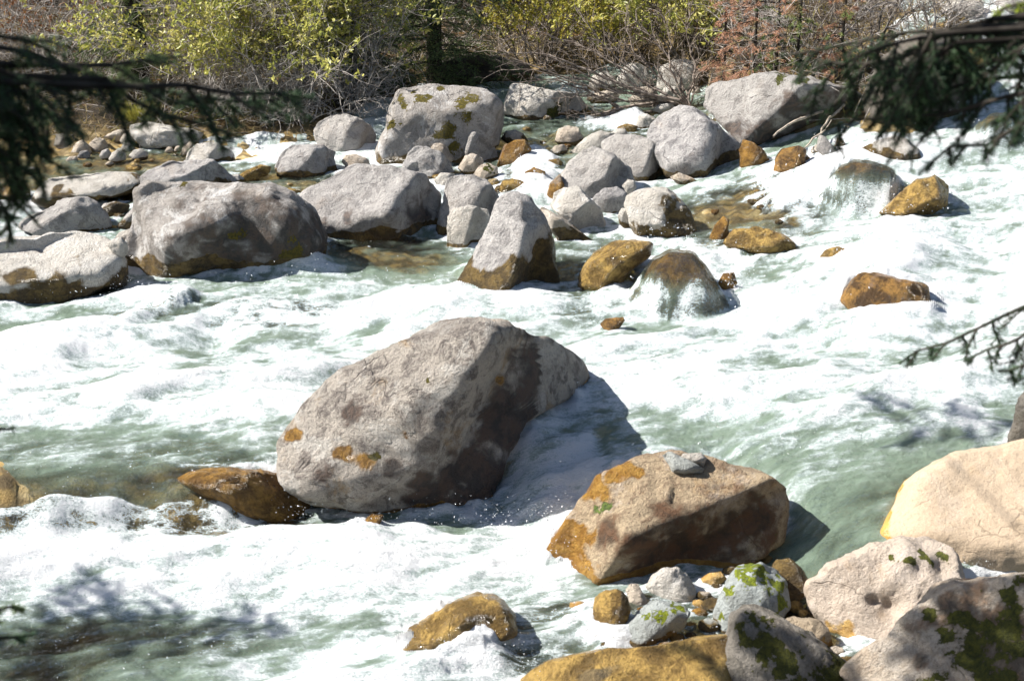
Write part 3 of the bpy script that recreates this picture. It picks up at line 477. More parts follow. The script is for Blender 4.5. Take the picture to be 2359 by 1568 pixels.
# --- rocks right of the middle
L_ += [
 ('stone', 'small ochre stone at the head of the little cascade in the boulder pile', [(1117, 428), (1125, 413), (1145, 411), (1153, 425), (1138, 433)], 'gold', dict(band=.05)),
 ('stone', 'round olive-brown wet stone above the pointed boulder', [(1148, 440), (1158, 416), (1180, 411), (1205, 418), (1214, 435), (1200, 450), (1165, 452)], 'gold', dict(band=.3)),
 ('stone', 'small tan stone left of the round olive stone', [(1136, 442), (1142, 428), (1155, 426), (1163, 440), (1152, 449)], 'tan', dict(by=452)),
 ('rock', 'brown wet rock with a cream left edge beside the cascade', [(1148, 380), (1160, 335), (1185, 322), (1210, 322), (1224, 345), (1207, 370), (1185, 386)], 'brown', dict(band=.3)),
 ('stone', 'dark-topped stone behind the brown wet rock', [(1152, 322), (1165, 302), (1185, 298), (1205, 308), (1216, 325), (1190, 338)], 'tan', dict(cuts=[(RIGHT, .5)])),
 ('rock', 'long pale rock with a dark mossy right end, in the back channel', [(1153, 275), (1160, 240), (1175, 200), (1185, 195), (1230, 203), (1290, 212), (1330, 220), (1354, 245), (1352, 272), (1290, 281), (1230, 281), (1180, 279)], 'pale', dict(T=.5, cuts=[((-.25, -.65, .7), .66), ((.8, -.6, -.05), .5)], moss=[(1285, 250, 18), (1270, 272, 18)], band=.05)),
 ('rock', 'rounded cream stone with a branch shadow across it, at the edge of the shallows', [(1278, 325), (1285, 298), (1305, 291), (1330, 293), (1346, 320), (1336, 338), (1300, 338)], 'tan', dict(band=.06)),
 ('stone', 'small flat stone below the rounded cream stone', [(1266, 350), (1277, 336), (1300, 332), (1309, 350), (1290, 360)], 'tan', dict(band=.05)),
 ('rock', 'low white rock behind the triangular grey rock', [(1312, 350), (1345, 320), (1380, 303), (1412, 308), (1430, 322), (1400, 348), (1350, 362)], 'pale', dict(by=360, band=.0)),
 ('rock', 'ochre-stained rock against the left foot of the triangular grey rock', [(1260, 452), (1265, 425), (1290, 398), (1305, 440), (1280, 468)], 'brown', dict(by=470, band=.3)),
 ('rock', 'white-topped rock with a black hollow, below the triangular grey rock', [(1268, 475), (1275, 445), (1300, 433), (1330, 434), (1350, 450), (1385, 480), (1394, 512), (1380, 545), (1350, 557), (1310, 525), (1285, 495)], 'pale', dict(by=545, T=.3, cuts=[((-.4, -.5, .75), .7), ((.6, -.75, -.25), .42)], bumps=[(1312, 510, 20, -.1)], band=.02)),
 ('rock', 'small grey rock with a dark spot between two white-topped rocks', [(1363, 458), (1385, 435), (1420, 427), (1446, 445), (1436, 478), (1400, 492), (1375, 480)], 'violet', dict(by=490, band=.0)),
 ('stone', 'cream pebble perched between the grey rocks and the white-topped one', [(1431, 428), (1445, 413), (1462, 415), (1466, 432), (1450, 446)], 'pale', dict(by=470, band=.0, d=None)),
 ('rock', 'white boulder with an olive-brown wet right half', [(1436, 470), (1440, 450), (1460, 437), (1500, 433), (1535, 438), (1565, 460), (1585, 485), (1600, 522), (1597, 554), (1530, 558), (1480, 549), (1452, 512)], 'pale', dict(T=.35, cuts=[((-.45, -.7, .5), .66)], wets=[(1570, 500, 45), (1560, 545, 45), (1480, 540, 25), (1530, 460, 16)], band=.08)),
 ('stone', 'white stone against the left side of the half-white half-olive boulder', [(1421, 498), (1430, 480), (1450, 478), (1460, 510), (1445, 524), (1428, 514)], 'pale', dict(by=540)),
 ('rock', 'thin tilted tan slab between the pointed boulder and the white-topped rock', [(1243, 485), (1252, 478), (1290, 500), (1330, 530), (1368, 557), (1362, 566), (1300, 566), (1262, 525)], 'tan', dict(by=560, T=.2, cuts=[((.1, -1, -.1), .45)], band=.1)),
 ('rock', 'golden wet dome at the lip of the white water, right of the pointed boulder', [(1334, 640), (1345, 610), (1375, 580), (1410, 560), (1460, 552), (1505, 560), (1500, 590), (1450, 625), (1412, 660), (1380, 680), (1345, 678)], 'gold', dict(T=.4, band=.6, rough=.7)),
 ('rock', 'brown rock under a thin veil of falling water, right of the golden dome', [(1475, 690), (1485, 640), (1505, 605), (1540, 585), (1590, 590), (1625, 618), (1648, 660), (1655, 700), (1600, 718), (1520, 722)], 'brown', dict(T=.45, band=1, drape=.25)),
 ('stone', 'dark brown stone in the spray right of the veiled rock', [(1652, 655), (1665, 632), (1690, 626), (1698, 652), (1678, 674)], 'brown', dict(band=1)),
 ('stone', 'small orange stone alone in the white water above the largest boulder', [(1381, 747), (1395, 733), (1437, 729), (1440, 738), (1422, 757), (1400, 764)], 'rust', dict(band=1)),
 ('stone', 'dark wet stone standing in the olive shallows', [(1634, 550), (1645, 517), (1665, 497), (1679, 505), (1677, 545), (1660, 555)], 'brown', dict(band=1)),
 ('rock', 'mostly submerged golden rock in the olive shallows', [(1665, 560), (1690, 530), (1740, 522), (1800, 537), (1832, 562), (1822, 586), (1740, 582), (1690, 572)], 'gold', dict(band=1)),
 ('stone', 'flat stone with an orange wet edge at the foot of the large smooth boulder', [(1543, 408), (1562, 398), (1590, 407), (1612, 421), (1588, 429), (1560, 425)], 'tan', dict(band=.06)),
 ('rock', 'olive rounded log-like rock in the black shade right of the large smooth boulder', [(1700, 345), (1712, 322), (1738, 330), (1762, 350), (1775, 378), (1740, 388), (1710, 385)], 'brown', dict(by=385, band=.4)),
 ('rock', 'cream boulder with a brown wet foot in the rapids, below the dark spruce branch', [(1963, 370), (1985, 345), (2020, 325), (2060, 315), (2088, 320), (2112, 345), (2122, 370), (2080, 377), (2020, 380)], 'pale', dict(band=.14, cuts=[((-.3, -.6, .75), .7)])),
 ('rock', 'arched wet rock with an orange top where water drops, right of the black shade', [(1783, 400), (1787, 360), (1800, 344), (1840, 335), (1858, 345), (1852, 385), (1830, 405)], 'rust', dict(band=1)),
 ('stone', 'orange wet stone half awash below the arched rock', [(1822, 385), (1835, 362), (1858, 358), (1872, 372), (1862, 388)], 'rust', dict(band=1)),
 ('stone', 'pale orange-footed stone beside the dark slanting slab', [(1864, 368), (1870, 340), (1885, 330), (1902, 345), (1908, 368)], 'tan', dict(band=.12)),
 ('rock', 'dark grey slanting slab at the top of the small fall', [(1880, 345), (1885, 312), (1900, 315), (1925, 345), (1952, 372), (1930, 376), (1900, 372)], 'grey', dict(T=.15, band=.0)),
 ('stone', 'upright orange stone behind the dark slanting slab', [(1921, 340), (1927, 316), (1938, 318), (1952, 340), (1945, 350), (1930, 350)], 'rust', dict(band=1)),
 ('rock', 'orange-brown round rock with water streaming over it, in the right-hand rapids', [(1904, 445), (1915, 410), (1935, 385), (1965, 374), (2010, 378), (2050, 395), (2064, 418), (2052, 445), (1990, 466), (1930, 461)], 'rust', dict(band=1, drape=.12, T=.4)),
 ('rock', 'golden submerged rock under a glassy fold of water, in the right-hand rapids', [(2030, 490), (2060, 455), (2110, 415), (2150, 405), (2180, 430), (2175, 475), (2130, 497), (2070, 500)], 'gold', dict(band=1, T=.4)),
 ('rock', 'streaming brown rock near the right edge, high in the rapids', [(2232, 325), (2245, 295), (2280, 272), (2330, 270), (2350, 300), (2320, 335), (2270, 340)], 'brown', dict(band=1, drape=.3)),
 ('rock', 'wet brown block with foam draped over its face, alone in the right-hand white water', [(1934, 695), (1950, 660), (1970, 640), (1985, 628), (2020, 632), (2060, 645), (2110, 650), (2132, 660), (2135, 690), (2150, 712), (2140, 726), (2080, 727), (2000, 730), (1950, 718)], 'rust', dict(band=1, T=.25, p=.65, cuts=[(UP, .75)])),
 ('stone', 'small orange stone just under the wet brown block', [(1956, 727), (1965, 716), (1990, 714), (2007, 725), (1985, 733)], 'rust', dict(band=1)),
 ('stone', 'small brown rock just breaking the foam, left of the wet brown block', [(1885, 595), (1900, 575), (1930, 567), (1955, 577), (1960, 597), (1920, 603)], 'gold', dict(band=1)),
 ('rock', 'golden rounded boulder high up the incoming rapids, upper right', [(2200, 125), (2212, 97), (2245, 95), (2275, 108), (2294, 130), (2285, 150), (2230, 152)], 'gold', dict(band=.4, by=150)),
 ('rock', 'pale cream boulder above the golden one, upper right', [(2200, 88), (2210, 68), (2240, 65), (2262, 80), (2260, 100), (2220, 102)], 'pale', dict(by=112, band=.1)),
 ('rock', 'pale rock half hidden by the spruce boughs, farthest upstream in the top right corner', [(2160, 40), (2180, 10), (2220, -5), (2260, 8), (2265, 40), (2210, 52)], 'pale', dict(by=58, band=.05)),
 ('rock', 'broad grey rock filling the top right corner above the rapids', [(2280, 30), (2300, -5), (2350, -20), (2420, -5), (2430, 30), (2350, 42)], 'violet', dict(by=48, band=.05)),
 ('rock', 'grey-white boulder by the right edge, upstream of the golden one', [(2255, 80), (2275, 48), (2320, 40), (2370, 50), (2380, 85), (2320, 95)], 'violet', dict(by=95, band=.1)),
 ('stone', 'small ochre stone below the grey-white upstream boulder', [(2272, 104), (2282, 90), (2300, 90), (2308, 103), (2292, 112)], 'gold', dict(by=112, band=.3)),
 ('rock', 'dark wet rock in the small cascade between the middle boulders', [(1203, 415), (1210, 395), (1230, 383), (1255, 395), (1260, 415), (1230, 422)], 'brown', dict(band=1)),
 ('stone', 'olive stone at the top of the small cascade', [(1254, 380), (1265, 367), (1285, 365), (1298, 376), (1285, 386)], 'gold', dict(band=1)),
]
# --- pale rocks of the back channel, behind the leafless shrub
L_ += [
 ('rock', 'big pale rock under the roots of the leafless shrub', [(1515, 205), (1520, 155), (1545, 140), (1575, 136), (1602, 145), (1614, 172), (1602, 200), (1560, 218)], 'pale', dict(land=True, by=215, band=.0)),
 ('rock', 'white rock behind the leafless shrub, left of the big pale one', [(1420, 182), (1440, 150), (1470, 147), (1492, 160), (1502, 192), (1470, 206), (1435, 202)], 'pale', dict(by=204, band=.0)),
 ('rock', 'grey-white rock at the head of the back cascade', [(1348, 205), (1365, 175), (1395, 165), (1416, 180), (1422, 208), (1390, 217)], 'pale', dict(band=.06)),
 ('rock', 'low cream rock below the back cascade', [(1348, 230), (1370, 215), (1400, 208), (1427, 220), (1412, 241), (1375, 240)], 'tan', dict(band=.05)),
 ('rock', 'brown-spotted cream rock behind the lowest shrub branches', [(1446, 230), (1470, 205), (1500, 198), (1517, 215), (1512, 245), (1465, 250)], 'tan', dict(band=.02)),
 ('rock', 'smooth white rock at the foot of the leafless shrub', [(1518, 222), (1530, 202), (1555, 200), (1567, 220), (1552, 234)], 'pale', dict(band=.0)),
 ('stone', 'small white stone on top of the back rocks', [(1438, 156), (1448, 144), (1465, 145), (1472, 155), (1455, 161)], 'pale', dict(land=True, by=172, band=.0)),
 ('stone', 'flat pale stone under the main shrub limb', [(1498, 255), (1520, 240), (1548, 238), (1555, 250), (1530, 262)], 'pale', dict(by=262, band=.0)),
 ('stone', 'squarish pale stone at the end of the white run of water', [(1463, 292), (1470, 268), (1490, 262), (1512, 275), (1508, 295), (1480, 298)], 'pale', dict(band=.02)),
 ('stone', 'small white stone behind the low white rock', [(1403, 311), (1420, 296), (1440, 297), (1447, 311), (1425, 317)], 'pale', dict(by=318, band=.0)),
 ('stone', 'flat ochre stone below the squarish pale stone', [(1417, 293), (1445, 285), (1472, 292), (1460, 304), (1430, 302)], 'gold', dict(band=.3)),
 ('stone', 'small round stone between the shrub foot and the twig-topped boulder', [(1590, 212), (1598, 200), (1610, 201), (1614, 213), (1602, 219)], 'tan', dict(land=True, band=.0)),
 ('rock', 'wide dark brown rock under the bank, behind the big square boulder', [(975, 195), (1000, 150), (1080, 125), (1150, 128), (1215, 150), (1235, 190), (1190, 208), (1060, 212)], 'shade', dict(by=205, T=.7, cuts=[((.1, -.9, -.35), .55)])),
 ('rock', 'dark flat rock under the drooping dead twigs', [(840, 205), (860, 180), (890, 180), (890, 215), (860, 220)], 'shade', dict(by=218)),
]
# --- foreground stones on the right, low left rocks
L_ += [
 ('stone', 'flat grey stone lying on top of the brown boulder', [(1525, 1048), (1540, 1039), (1590, 1058), (1622, 1080), (1612, 1088), (1550, 1083)], 'blue', dict(on='brownb', T=.05, p=.6, band=.0)),
 ('stone', 'white pebble lying on top of the brown boulder', [(1567, 1052), (1575, 1044), (1615, 1042), (1628, 1055), (1617, 1072), (1590, 1066)], 'pale', dict(on='brownb', band=.0, T=.05)),
 ('stone', 'large round cream stone under the brown boulder', [(1485, 1348), (1500, 1325), (1530, 1308), (1560, 1304), (1580, 1318), (1596, 1345), (1604, 1368), (1580, 1386), (1540, 1388), (1500, 1368)], 'pale', dict(band=.0)),
 ('stone', 'small angular beige stone left of the large round cream one', [(1441, 1358), (1450, 1344), (1470, 1345), (1486, 1375), (1490, 1396), (1465, 1402), (1450, 1388)], 'tan', dict(band=.0)),
 ('stone', 'orange wet upright stone in the stream below the brown boulder', [(1362, 1405), (1370, 1375), (1395, 1360), (1430, 1358), (1445, 1375), (1453, 1402), (1441, 1435), (1420, 1465), (1385, 1480), (1366, 1445)], 'gold', dict(band=.35)),
 ('stone', 'blue-grey stone with dark moss, in front of the large round cream stone', [(1418, 1478), (1430, 1440), (1470, 1410), (1500, 1385), (1530, 1381), (1572, 1390), (1588, 1412), (1572, 1446), (1520, 1478), (1460, 1498)], 'blue', dict(band=.06, moss=[(1560, 1400, 16), (1520, 1420, 22), (1490, 1420, 10)], cuts=[((-.3, -.6, .8), .7), ((.4, -.9, -.1), .7)])),
 ('rock', 'blue-grey rock with bright green moss on top', [(1643, 1428), (1655, 1370), (1680, 1330), (1700, 1305), (1750, 1297), (1790, 1310), (1810, 1345), (1818, 1395), (1790, 1430), (1730, 1440), (1680, 1460), (1650, 1450)], 'blue', dict(band=.04, moss=[(1715, 1325, 26), (1680, 1358, 15), (1745, 1315, 28), (1780, 1350, 28), (1795, 1390, 18), (1662, 1418, 12)], T=.26)),
 ('stone', 'wet glistening grey stone behind the moss-topped rock', [(1773, 1305), (1790, 1288), (1820, 1285), (1845, 1305), (1862, 1342), (1852, 1378), (1800, 1388)], 'blue', dict(band=.5)),
 ('stone', 'small pale brown wet stone between the round cream stone and the mossy rock', [(1608, 1338), (1630, 1320), (1660, 1315), (1674, 1332), (1650, 1350)], 'pink', dict(band=.2)),
 ('rock', 'golden sunlit slab under a film of water at the bottom edge', [(1150, 1600), (1260, 1530), (1400, 1492), (1520, 1485), (1600, 1470), (1690, 1460), (1740, 1490), (1740, 1640), (1400, 1660), (1160, 1650)], 'gold', dict(band=.6, d=5.75, T=.4, rough=.5, cuts=[((-.1, -.4, .9), .6)], sink=.1)),
 ('stone', 'tan stone with an orange base beside the cracked pink boulder', [(1803, 1432), (1830, 1418), (1880, 1425), (1905, 1445), (1912, 1480), (1890, 1508), (1850, 1475)], 'tanwet', dict(band=.05, wets=[(1895, 1490, 22)])),
 ('rock', 'streaming orange-brown rock in the lower white water, bottom centre', [(885, 1505), (930, 1460), (990, 1418), (1050, 1388), (1100, 1368), (1150, 1378), (1190, 1412), (1198, 1462), (1120, 1512), (1010, 1532), (930, 1532)], 'gold', dict(band=.35, T=.34, by=1515, stain_shades=[(1130, 1470, 60), (960, 1500, 30)])),
 ('stone', 'small golden stone at the bottom edge below the streaming orange-brown rock', [(1012, 1565), (1030, 1522), (1060, 1507), (1095, 1520), (1112, 1562), (1080, 1610), (1020, 1620)], 'gold', dict(band=1, by=1560)),
 ('rock', 'low glistening golden-brown rock against the left foot of the largest boulder', [(405, 1105), (440, 1083), (520, 1076), (600, 1078), (660, 1090), (700, 1120), (716, 1155), (700, 1185), (640, 1192), (560, 1172), (455, 1135)], 'brown', dict(band=.5, T=.34, by=1175, sink=.7)),
 ('stone', 'brown rock barely showing in the foam under the largest boulder', [(815, 1245), (830, 1205), (855, 1185), (885, 1185), (870, 1215), (845, 1250)], 'brown', dict(band=1)),
 ('rock', 'golden submerged ledge in the still pool at the left edge', [(-30, 465), (0, 430), (40, 424), (70, 440), (66, 465), (20, 472)], 'gold', dict(band=1)),
 ('stone', 'small golden stone under the shallows, left of the broad rounded boulder', [(650, 443), (665, 432), (690, 438), (694, 449), (668, 452)], 'gold', dict(band=1)),
 ('stone', 'golden sunken stone beside the foam of the far left cascade', [(540, 412), (560, 395), (600, 380), (625, 385), (615, 405), (570, 418)], 'gold', dict(band=1)),
 ('stone', 'white stone at the right end of the peeking grey rock', [(508, 420), (525, 404), (550, 401), (563, 412), (560, 426), (530, 430)], 'pale', dict(band=.05)),
]
pr = np.random.default_rng(12)
for k, (x0, x1, y0, y1, n, r0, r1) in enumerate([(545, 690, 395, 455, 9, 6, 12), (850, 1240, 405, 470, 14, 6, 13), (1190, 1330, 245, 345, 10, 5, 10), (70, 330, 472, 535, 9, 7, 14), (1610, 1800, 440, 520, 7, 6, 13), (100, 420, 355, 395, 10, 5, 10), (1330, 1480, 215, 262, 8, 5, 9)]):
    for i in range(n):
        px, py, rr = pr.uniform(x0, x1), pr.uniform(y0, y1), pr.uniform(r0, r1); a = np.linspace(0, 2*math.pi, 9)[:-1]
        q = [(px+rr*1.3*math.cos(t)*pr.uniform(.75, 1.15), py-rr*.65*math.sin(t)*pr.uniform(.7, 1.15)) for t in a]
        L_.append(('pebble', 'small stone lying in the clear shallows between the boulders', q, ['tan', 'gold', 'violet', 'brown', 'gold', 'pale'][i % 6], dict(band=.08, group='small stones of the shallows', cat='pebble')))
for i, (px, py, rr) in enumerate([(1620, 1372, 16), (1640, 1392, 20), (1612, 1412, 18), (1630, 1440, 22), (1590, 1440, 14), (1330, 1395, 18), (1345, 1430, 14), (1320, 1445, 20), (1480, 1405, 12), (1405, 1475, 16), (1830, 1395, 18), (1850, 1412, 14), (1925, 1500, 20), (1948, 1520, 16), (1735, 1300, 16), (1765, 1285, 12), (2235, 1345, 22), (2270, 1338, 14), (1690, 1470, 18), (1560, 1470, 16), (1535, 1490, 20), (1590, 1462, 12), (1470, 1370, 10), (1610, 1390, 14), (1650, 1350, 12), (1680, 1312, 14), (1830, 1440, 16), (1870, 1420, 12), (1500, 1400, 12), (1455, 1425, 14), (1390, 1490, 18), (1350, 1465, 14)]):
    a = np.linspace(0, 2*math.pi, 9)[:-1]; q = [(px+rr*1.25*math.cos(t)*pr.uniform(.75, 1.15), py-rr*.8*math.sin(t)*pr.uniform(.75, 1.15)) for t in a]
    L_.append(('pebble', 'small wet pebble among the larger stones of the lower right shore', q, ['tan', 'violet', 'brown', 'blue', 'gold', 'pink'][i % 6], dict(band=.06, group='pebbles of the lower right shore', cat='pebble')))
for nm, lb, pts, mt, kw in L_: rock(nm, lb, pts, mt, **kw)

# ------------------------------------------------------------------ ground (bed and banks) and river
def fan(ys, ss):
    Y, S = np.meshgrid(ys, ss, indexing='ij'); X = S*Y
    r, c = Y.shape; i = (np.arange(r-1)[:, None]*c+np.arange(c-1)[None]).ravel()
    return X.ravel(), Y.ravel(), np.stack([i, i+1, i+c+1, i+c], 1)
def blob_weights(X, Y, px, py, rx, ry, ang=0.0):
    """soft ellipse on the water, given by its centre and half axes"""
    c = hit_water(px, py); ca, sa = math.cos(math.radians(ang)), math.sin(math.radians(ang))
    def pl(qx, qy): return on_plane(qx, qy, c[2])[:2]
    a = pl(px+rx*ca, py+rx*sa)-c[:2]; b = pl(px-ry*sa, py+ry*ca)-pl(px, py); a = pl(px+rx*ca, py+rx*sa)-pl(px, py)
    M = np.linalg.inv(np.stack([a, b], 1)); q = M@np.stack([X-c[0], Y-c[1]])
    return 1-sstep(.55, 1.25, np.hypot(q[0], q[1])+.0)
FOAM_SHORE = [(1620, 1420, 200, 75, 0, .22), (1880, 1440, 120, 80, 0, .18)]
FOAM = [(200, 390, 430, 60, 0, .06), (650, 430, 150, 55, 0, .12), (1250, 330, 190, 70, 0, .12), (350, 500, 200, 60, 0, .2),
 (1700, 480, 190, 120, 0, .2), (1350, 620, 120, 100, 0, .3), (1380, 235, 330, 90, 0, .14), (1800, 330, 160, 60, 0, .3),
 (900, 590, 190, 55, 0, .06), (620, 660, 260, 30, 0, .34), (1000, 660, 160, 30, 0, .36), (130, 740, 230, 40, 10, .5),
 (350, 850, 620, 140, -6, .84), (850, 720, 260, 45, 0, .95), (350, 690, 180, 20, 10, .8),
 (1900, 780, 720, 210, 0, .82), (2120, 600, 380, 250, 0, .84), (1750, 850, 300, 22, -8, .55), (2150, 830, 260, 24, 6, .6), (2000, 720, 200, 16, -10, .6), (2230, 640, 130, 18, 0, .6), (2200, 500, 150, 20, 10, .6), (1500, 820, 160, 18, -10, .55), (250, 880, 260, 20, -10, .55), (520, 900, 200, 22, -14, .6), (120, 800, 140, 16, -8, .6), (600, 770, 120, 14, -12, .6), (2270, 270, 170, 170, 0, .72), (1600, 610, 150, 60, 0, .85), (1850, 420, 160, 60, 0, .9), (2250, 390, 160, 45, 0, .62),
 (640, 830, 60, 20, 0, .6), (800, 790, 120, 22, -20, .45), (170, 715, 120, 16, 15, .35), (430, 720, 130, 16, -15, .3), (1480, 760, 120, 16, 0, .55),
 (300, 1030, 520, 70, 0, .26), (180, 1140, 560, 66, 0, .0), (600, 990, 200, 30, 0, .42),
 (1900, 1080, 560, 100, -4, .26), (1560, 900, 180, 60, 0, .9), (2000, 960, 420, 50, 0, .55), (1480, 1000, 200, 60, 0, .38), (2060, 1180, 300, 120, -20, .10), (2180, 950, 170, 30, 10, .8), (1850, 1310, 160, 80, 0, .05), (1640, 1010, 260, 34, 0, .22),
 (600, 1330, 820, 130, -2, .88), (1000, 1480, 380, 190, 0, .86), (750, 1450, 200, 30, -15, .6), (900, 1540, 160, 24, -10, .6), (350, 1330, 220, 16, -8, .62), (320, 1236, 520, 28, -4, .6), (180, 1262, 150, 20, -8, .45), (520, 1205, 60, 12, 0, .5),
 (200, 1500, 360, 80, 8, .16), (430, 1440, 260, 50, 10, .42), (180, 1560, 330, 50, 0, .12),
 (1290, 1480, 150, 90, 0, .42), (1450, 1500, 170, 60, 0, .4), (1600, 1440, 160, 60, 0, .45), (1040, 1215, 80, 24, 5, .3),
 (1260, 1120, 130, 180, 20, 1.0), (1300, 1160, 70, 150, 25, 1.1), (1300, 1000, 90, 20, -20, .6),
 (1690, 505, 130, 62, 0, .16), (1620, 440, 130, 26, 0, .4), (1830, 445, 110, 30, 0, .9),
 (1235, 400, 55, 60, 0, 1.0), (590, 350, 95, 30, 0, .9), (1410, 277, 90, 20, 0, .85), (862, 275, 50, 40, 0, .75), (1300, 198, 80, 14, 0, .8), (100, 460, 60, 14, 0, .7), (270, 470, 60, 18, 0, .6), (1900, 395, 60, 22, 0, 1.0)]+FOAM_SHORE
DEEP = [(260, 1060, 560, 60, 0, .55), (150, 1140, 480, 60, -2, .08), (480, 1130, 220, 40, 0, .15), (900, 575, 190, 45, 0, .20), (1700, 500, 190, 85, 0, .14), (200, 400, 460, 70, 0, .13), (680, 430, 160, 55, 0, .10), (1250, 330, 190, 70, 0, .14), (1100, 430, 200, 50, 0, .15),
 (2050, 1230, 260, 100, -20, .62), (200, 1500, 420, 100, 0, .55), (1350, 1480, 260, 110, 0, .5), (1450, 300, 300, 60, 0, .3), (550, 720, 300, 30, 0, .45), (1350, 620, 120, 110, 0, .5), (1640, 1410, 240, 90, 0, .15), (1880, 1440, 130, 90, 0, .2)]
ys = 1/np.linspace(1/3.2, 1/45.0, 780); ss = np.concatenate([np.linspace(-.75, -.41, 60, endpoint=False), np.linspace(-.41, .41, 1050), np.linspace(.41, .75, 61)[1:]])
X, Y, F = fan(ys, ss)
zb = zwater(X, Y)
fo = np.full(len(X), .6); de = np.full(len(X), .86)
for px, py, rx, ry, an, v in FOAM:
    k = blob_weights(X, Y, px, py, rx, ry, an); fo = fo*(1-k)+v*k
for px, py, rx, ry, an, v in DEEP:
    k = blob_weights(X, Y, px, py, rx, ry, an); de = de*(1-k)+v*k
ca, sa = math.cos(math.radians(-16)), math.sin(math.radians(-16))
U_ = X*ca-Y*sa; V_ = X*sa+Y*ca                       # along and across the current
wx = .25*noise2(X*1.3, Y*1.3, 91); wy = .25*noise2(X*1.3, Y*1.3, 92)
n_a = fbm2(U_*1.1+wx, V_*2.2+wy, 3, 101); n_b = fbm2(U_*4+wx*3, V_*8+wy*3, 4, 111, .6)

s_ = Y-ledge_y(X); drop = sstep(-.25, .05, s_)*(1-sstep(.30, .55, s_)); fo = fo+drop*.22*(1-fo)*sstep(.02, .25, fo); fo_s = fo.copy(); RP.append(None); prox = np.zeros((len(ys), len(ss)))
for vv in RP[:-1]:
    ii = np.searchsorted(-ys if ys[0] > ys[-1] else ys, -vv[:, 1] if ys[0] > ys[-1] else vv[:, 1]); jj = np.searchsorted(ss, vv[:, 0]/vv[:, 1]); ok = (ii > 0) & (ii < len(ys)) & (jj > 0) & (jj < len(ss)); prox[ii[ok], jj[ok]] = 1
def blur(A, n):
    for _ in range(n):
        A = (np.roll(A, 1, 0)+2*A+np.roll(A, -1, 0))/4; A = (np.roll(A, 2, 1)+2*A+np.roll(A, -2, 1))/4
    return A
prox = np.clip(blur(prox, 10)*3.5, 0, 1).ravel()
n_c = fbm2(U_*7, V_*26, 4, 171, .6)
fo = fo*.90+(.28*n_a+.33*n_b+.30*n_c)*(.3+.7*sstep(.0, .4, fo))
fo = fo+prox*(.30+.5*n_b)*(.15+.85*sstep(.15, .6, fo))
fo = np.clip(fo, 0, 1.15)
# waves: rolling lumps of foam, standing waves and ripples
bil = lambda s, sx, sy: 1.1-np.sqrt(noise2(U_*sx+wx*s, V_*sy+wy*s, int(200+sx*10))**2+.02)*1.6
t0 = noise2(U_*.7+wx, V_*1.3+wy, 180)+.5; t1 = bil(1, 1.1, 2.0); fo = fo+(.30*(t1-.62)+.22*(t0-.5))*sstep(.2, .6, fo_s); fo = np.clip(fo, 0, 1.15); t2 = bil(2, 2.7, 4.6); t3 = bil(3, 6.5, 9.5); t4 = bil(4, 15, 20)
de = np.clip(de+(.45*n_a+.30*n_b)*sstep(.0, .15, de)*sstep(1.0, .6, de), .03, 1); act = sstep(.15, .9, fo_s*.9+.22*n_a)
z = zb+act*(.15*(t0-.4)+.075*(t1-.4)+.012*(t2-.4)+.003*(t3-.4))+act*prox*.06*(.5+n_a+.5*n_b)*sstep(12.5, 8, Y)+(1-act)*(.014*n_a+.008*n_b)+.012*fbm2(U_*3, V_*7, 3, 140)
z = z+.010*act*fbm2(U_*6, V_*11, 4, 150, .5)+.006*fbm2(U_*8, V_*20, 3, 160, .55)*(1-act)
ld = zland(X, Y)
film = np.zeros(len(X))
for lo, bv, mn, mx, fv in DRAPE:
    idx = np.where((X > mn[0]) & (X < mx[0]) & (Y > mn[1]) & (Y < mx[1]))[0]
    for i in idx:
        h = bv.ray_cast(Vector((X[i]-lo.x, Y[i]-lo.y, 5)), Vector((0, 0, -1)))
        if h[0] is None: continue
        zr = h[0].z+lo.z
        if zr+.012 > zb[i]-.02:
            up = zr-zb[i]; st = .5+.5*math.sin(U_[i]*9+14*V_[i]+5*n_b[i])
            z[i] = max(zb[i], zr+.022)+.012*n_b[i]
            fo[i] = fv*.2-.12+.50*n_b[i]+.22*n_a[i]+.30*st*(1-.7*min(1, max(0, up)/.2)); de[i] = .04; film[i] = 1
gs = (len(ys), len(ss)); Z2 = z.reshape(gs); B2 = film.reshape(gs).copy(); O2 = fo.reshape(gs); D2 = de.reshape(gs)
kb = np.clip(blur(B2, 14)*4, 0, 1)*1.0; kb = np.clip(blur(kb, 4), 0, 1)
Y2 = Y.reshape(gs); S2 = np.broadcast_to(ss[None], gs); Z0 = Z2.copy(); Zd = Z2.copy(); SL = 1.5
src = blur(B2, 1) > .01; Zd = np.where(src, Zd, -9)
dyr = np.abs(np.diff(ys))[:, None]; dxr = np.abs(np.diff(ss))[None]*ys[:, None]
for _ in range(45):                                  # the sheet of water leaves the rock on a slope, never as a wall
    Zd[1:] = np.maximum(Zd[1:], Zd[:-1]-SL*dyr); Zd[:-1] = np.maximum(Zd[:-1], Zd[1:]-SL*dyr)
    Zd[:, 1:] = np.maximum(Zd[:, 1:], Zd[:, :-1]-SL*dxr); Zd[:, :-1] = np.maximum(Zd[:, :-1], Zd[:, 1:]-SL*dxr)
skirt = (Zd > Z0+.004) & ~src; Z2 = np.maximum(Z0, Zd); Zs = blur(Z2, 3); Z2 = np.where(blur(skirt*1.0, 3) > .05, np.maximum(Zs, np.where(src, Z2, -9)), Z2)
st2 = .5+.5*np.sin(S2*Y2*60+9*n_b.reshape(gs)); O2 = np.where(skirt, .30+.25*st2+.55*n_b.reshape(gs), O2); O2 = O2*(1-kb)+blur(O2, 1)*kb; D2 = np.where(skirt, .15, D2); D2 = D2*(1-kb)+blur(D2, 2)*kb; kb = kb*0
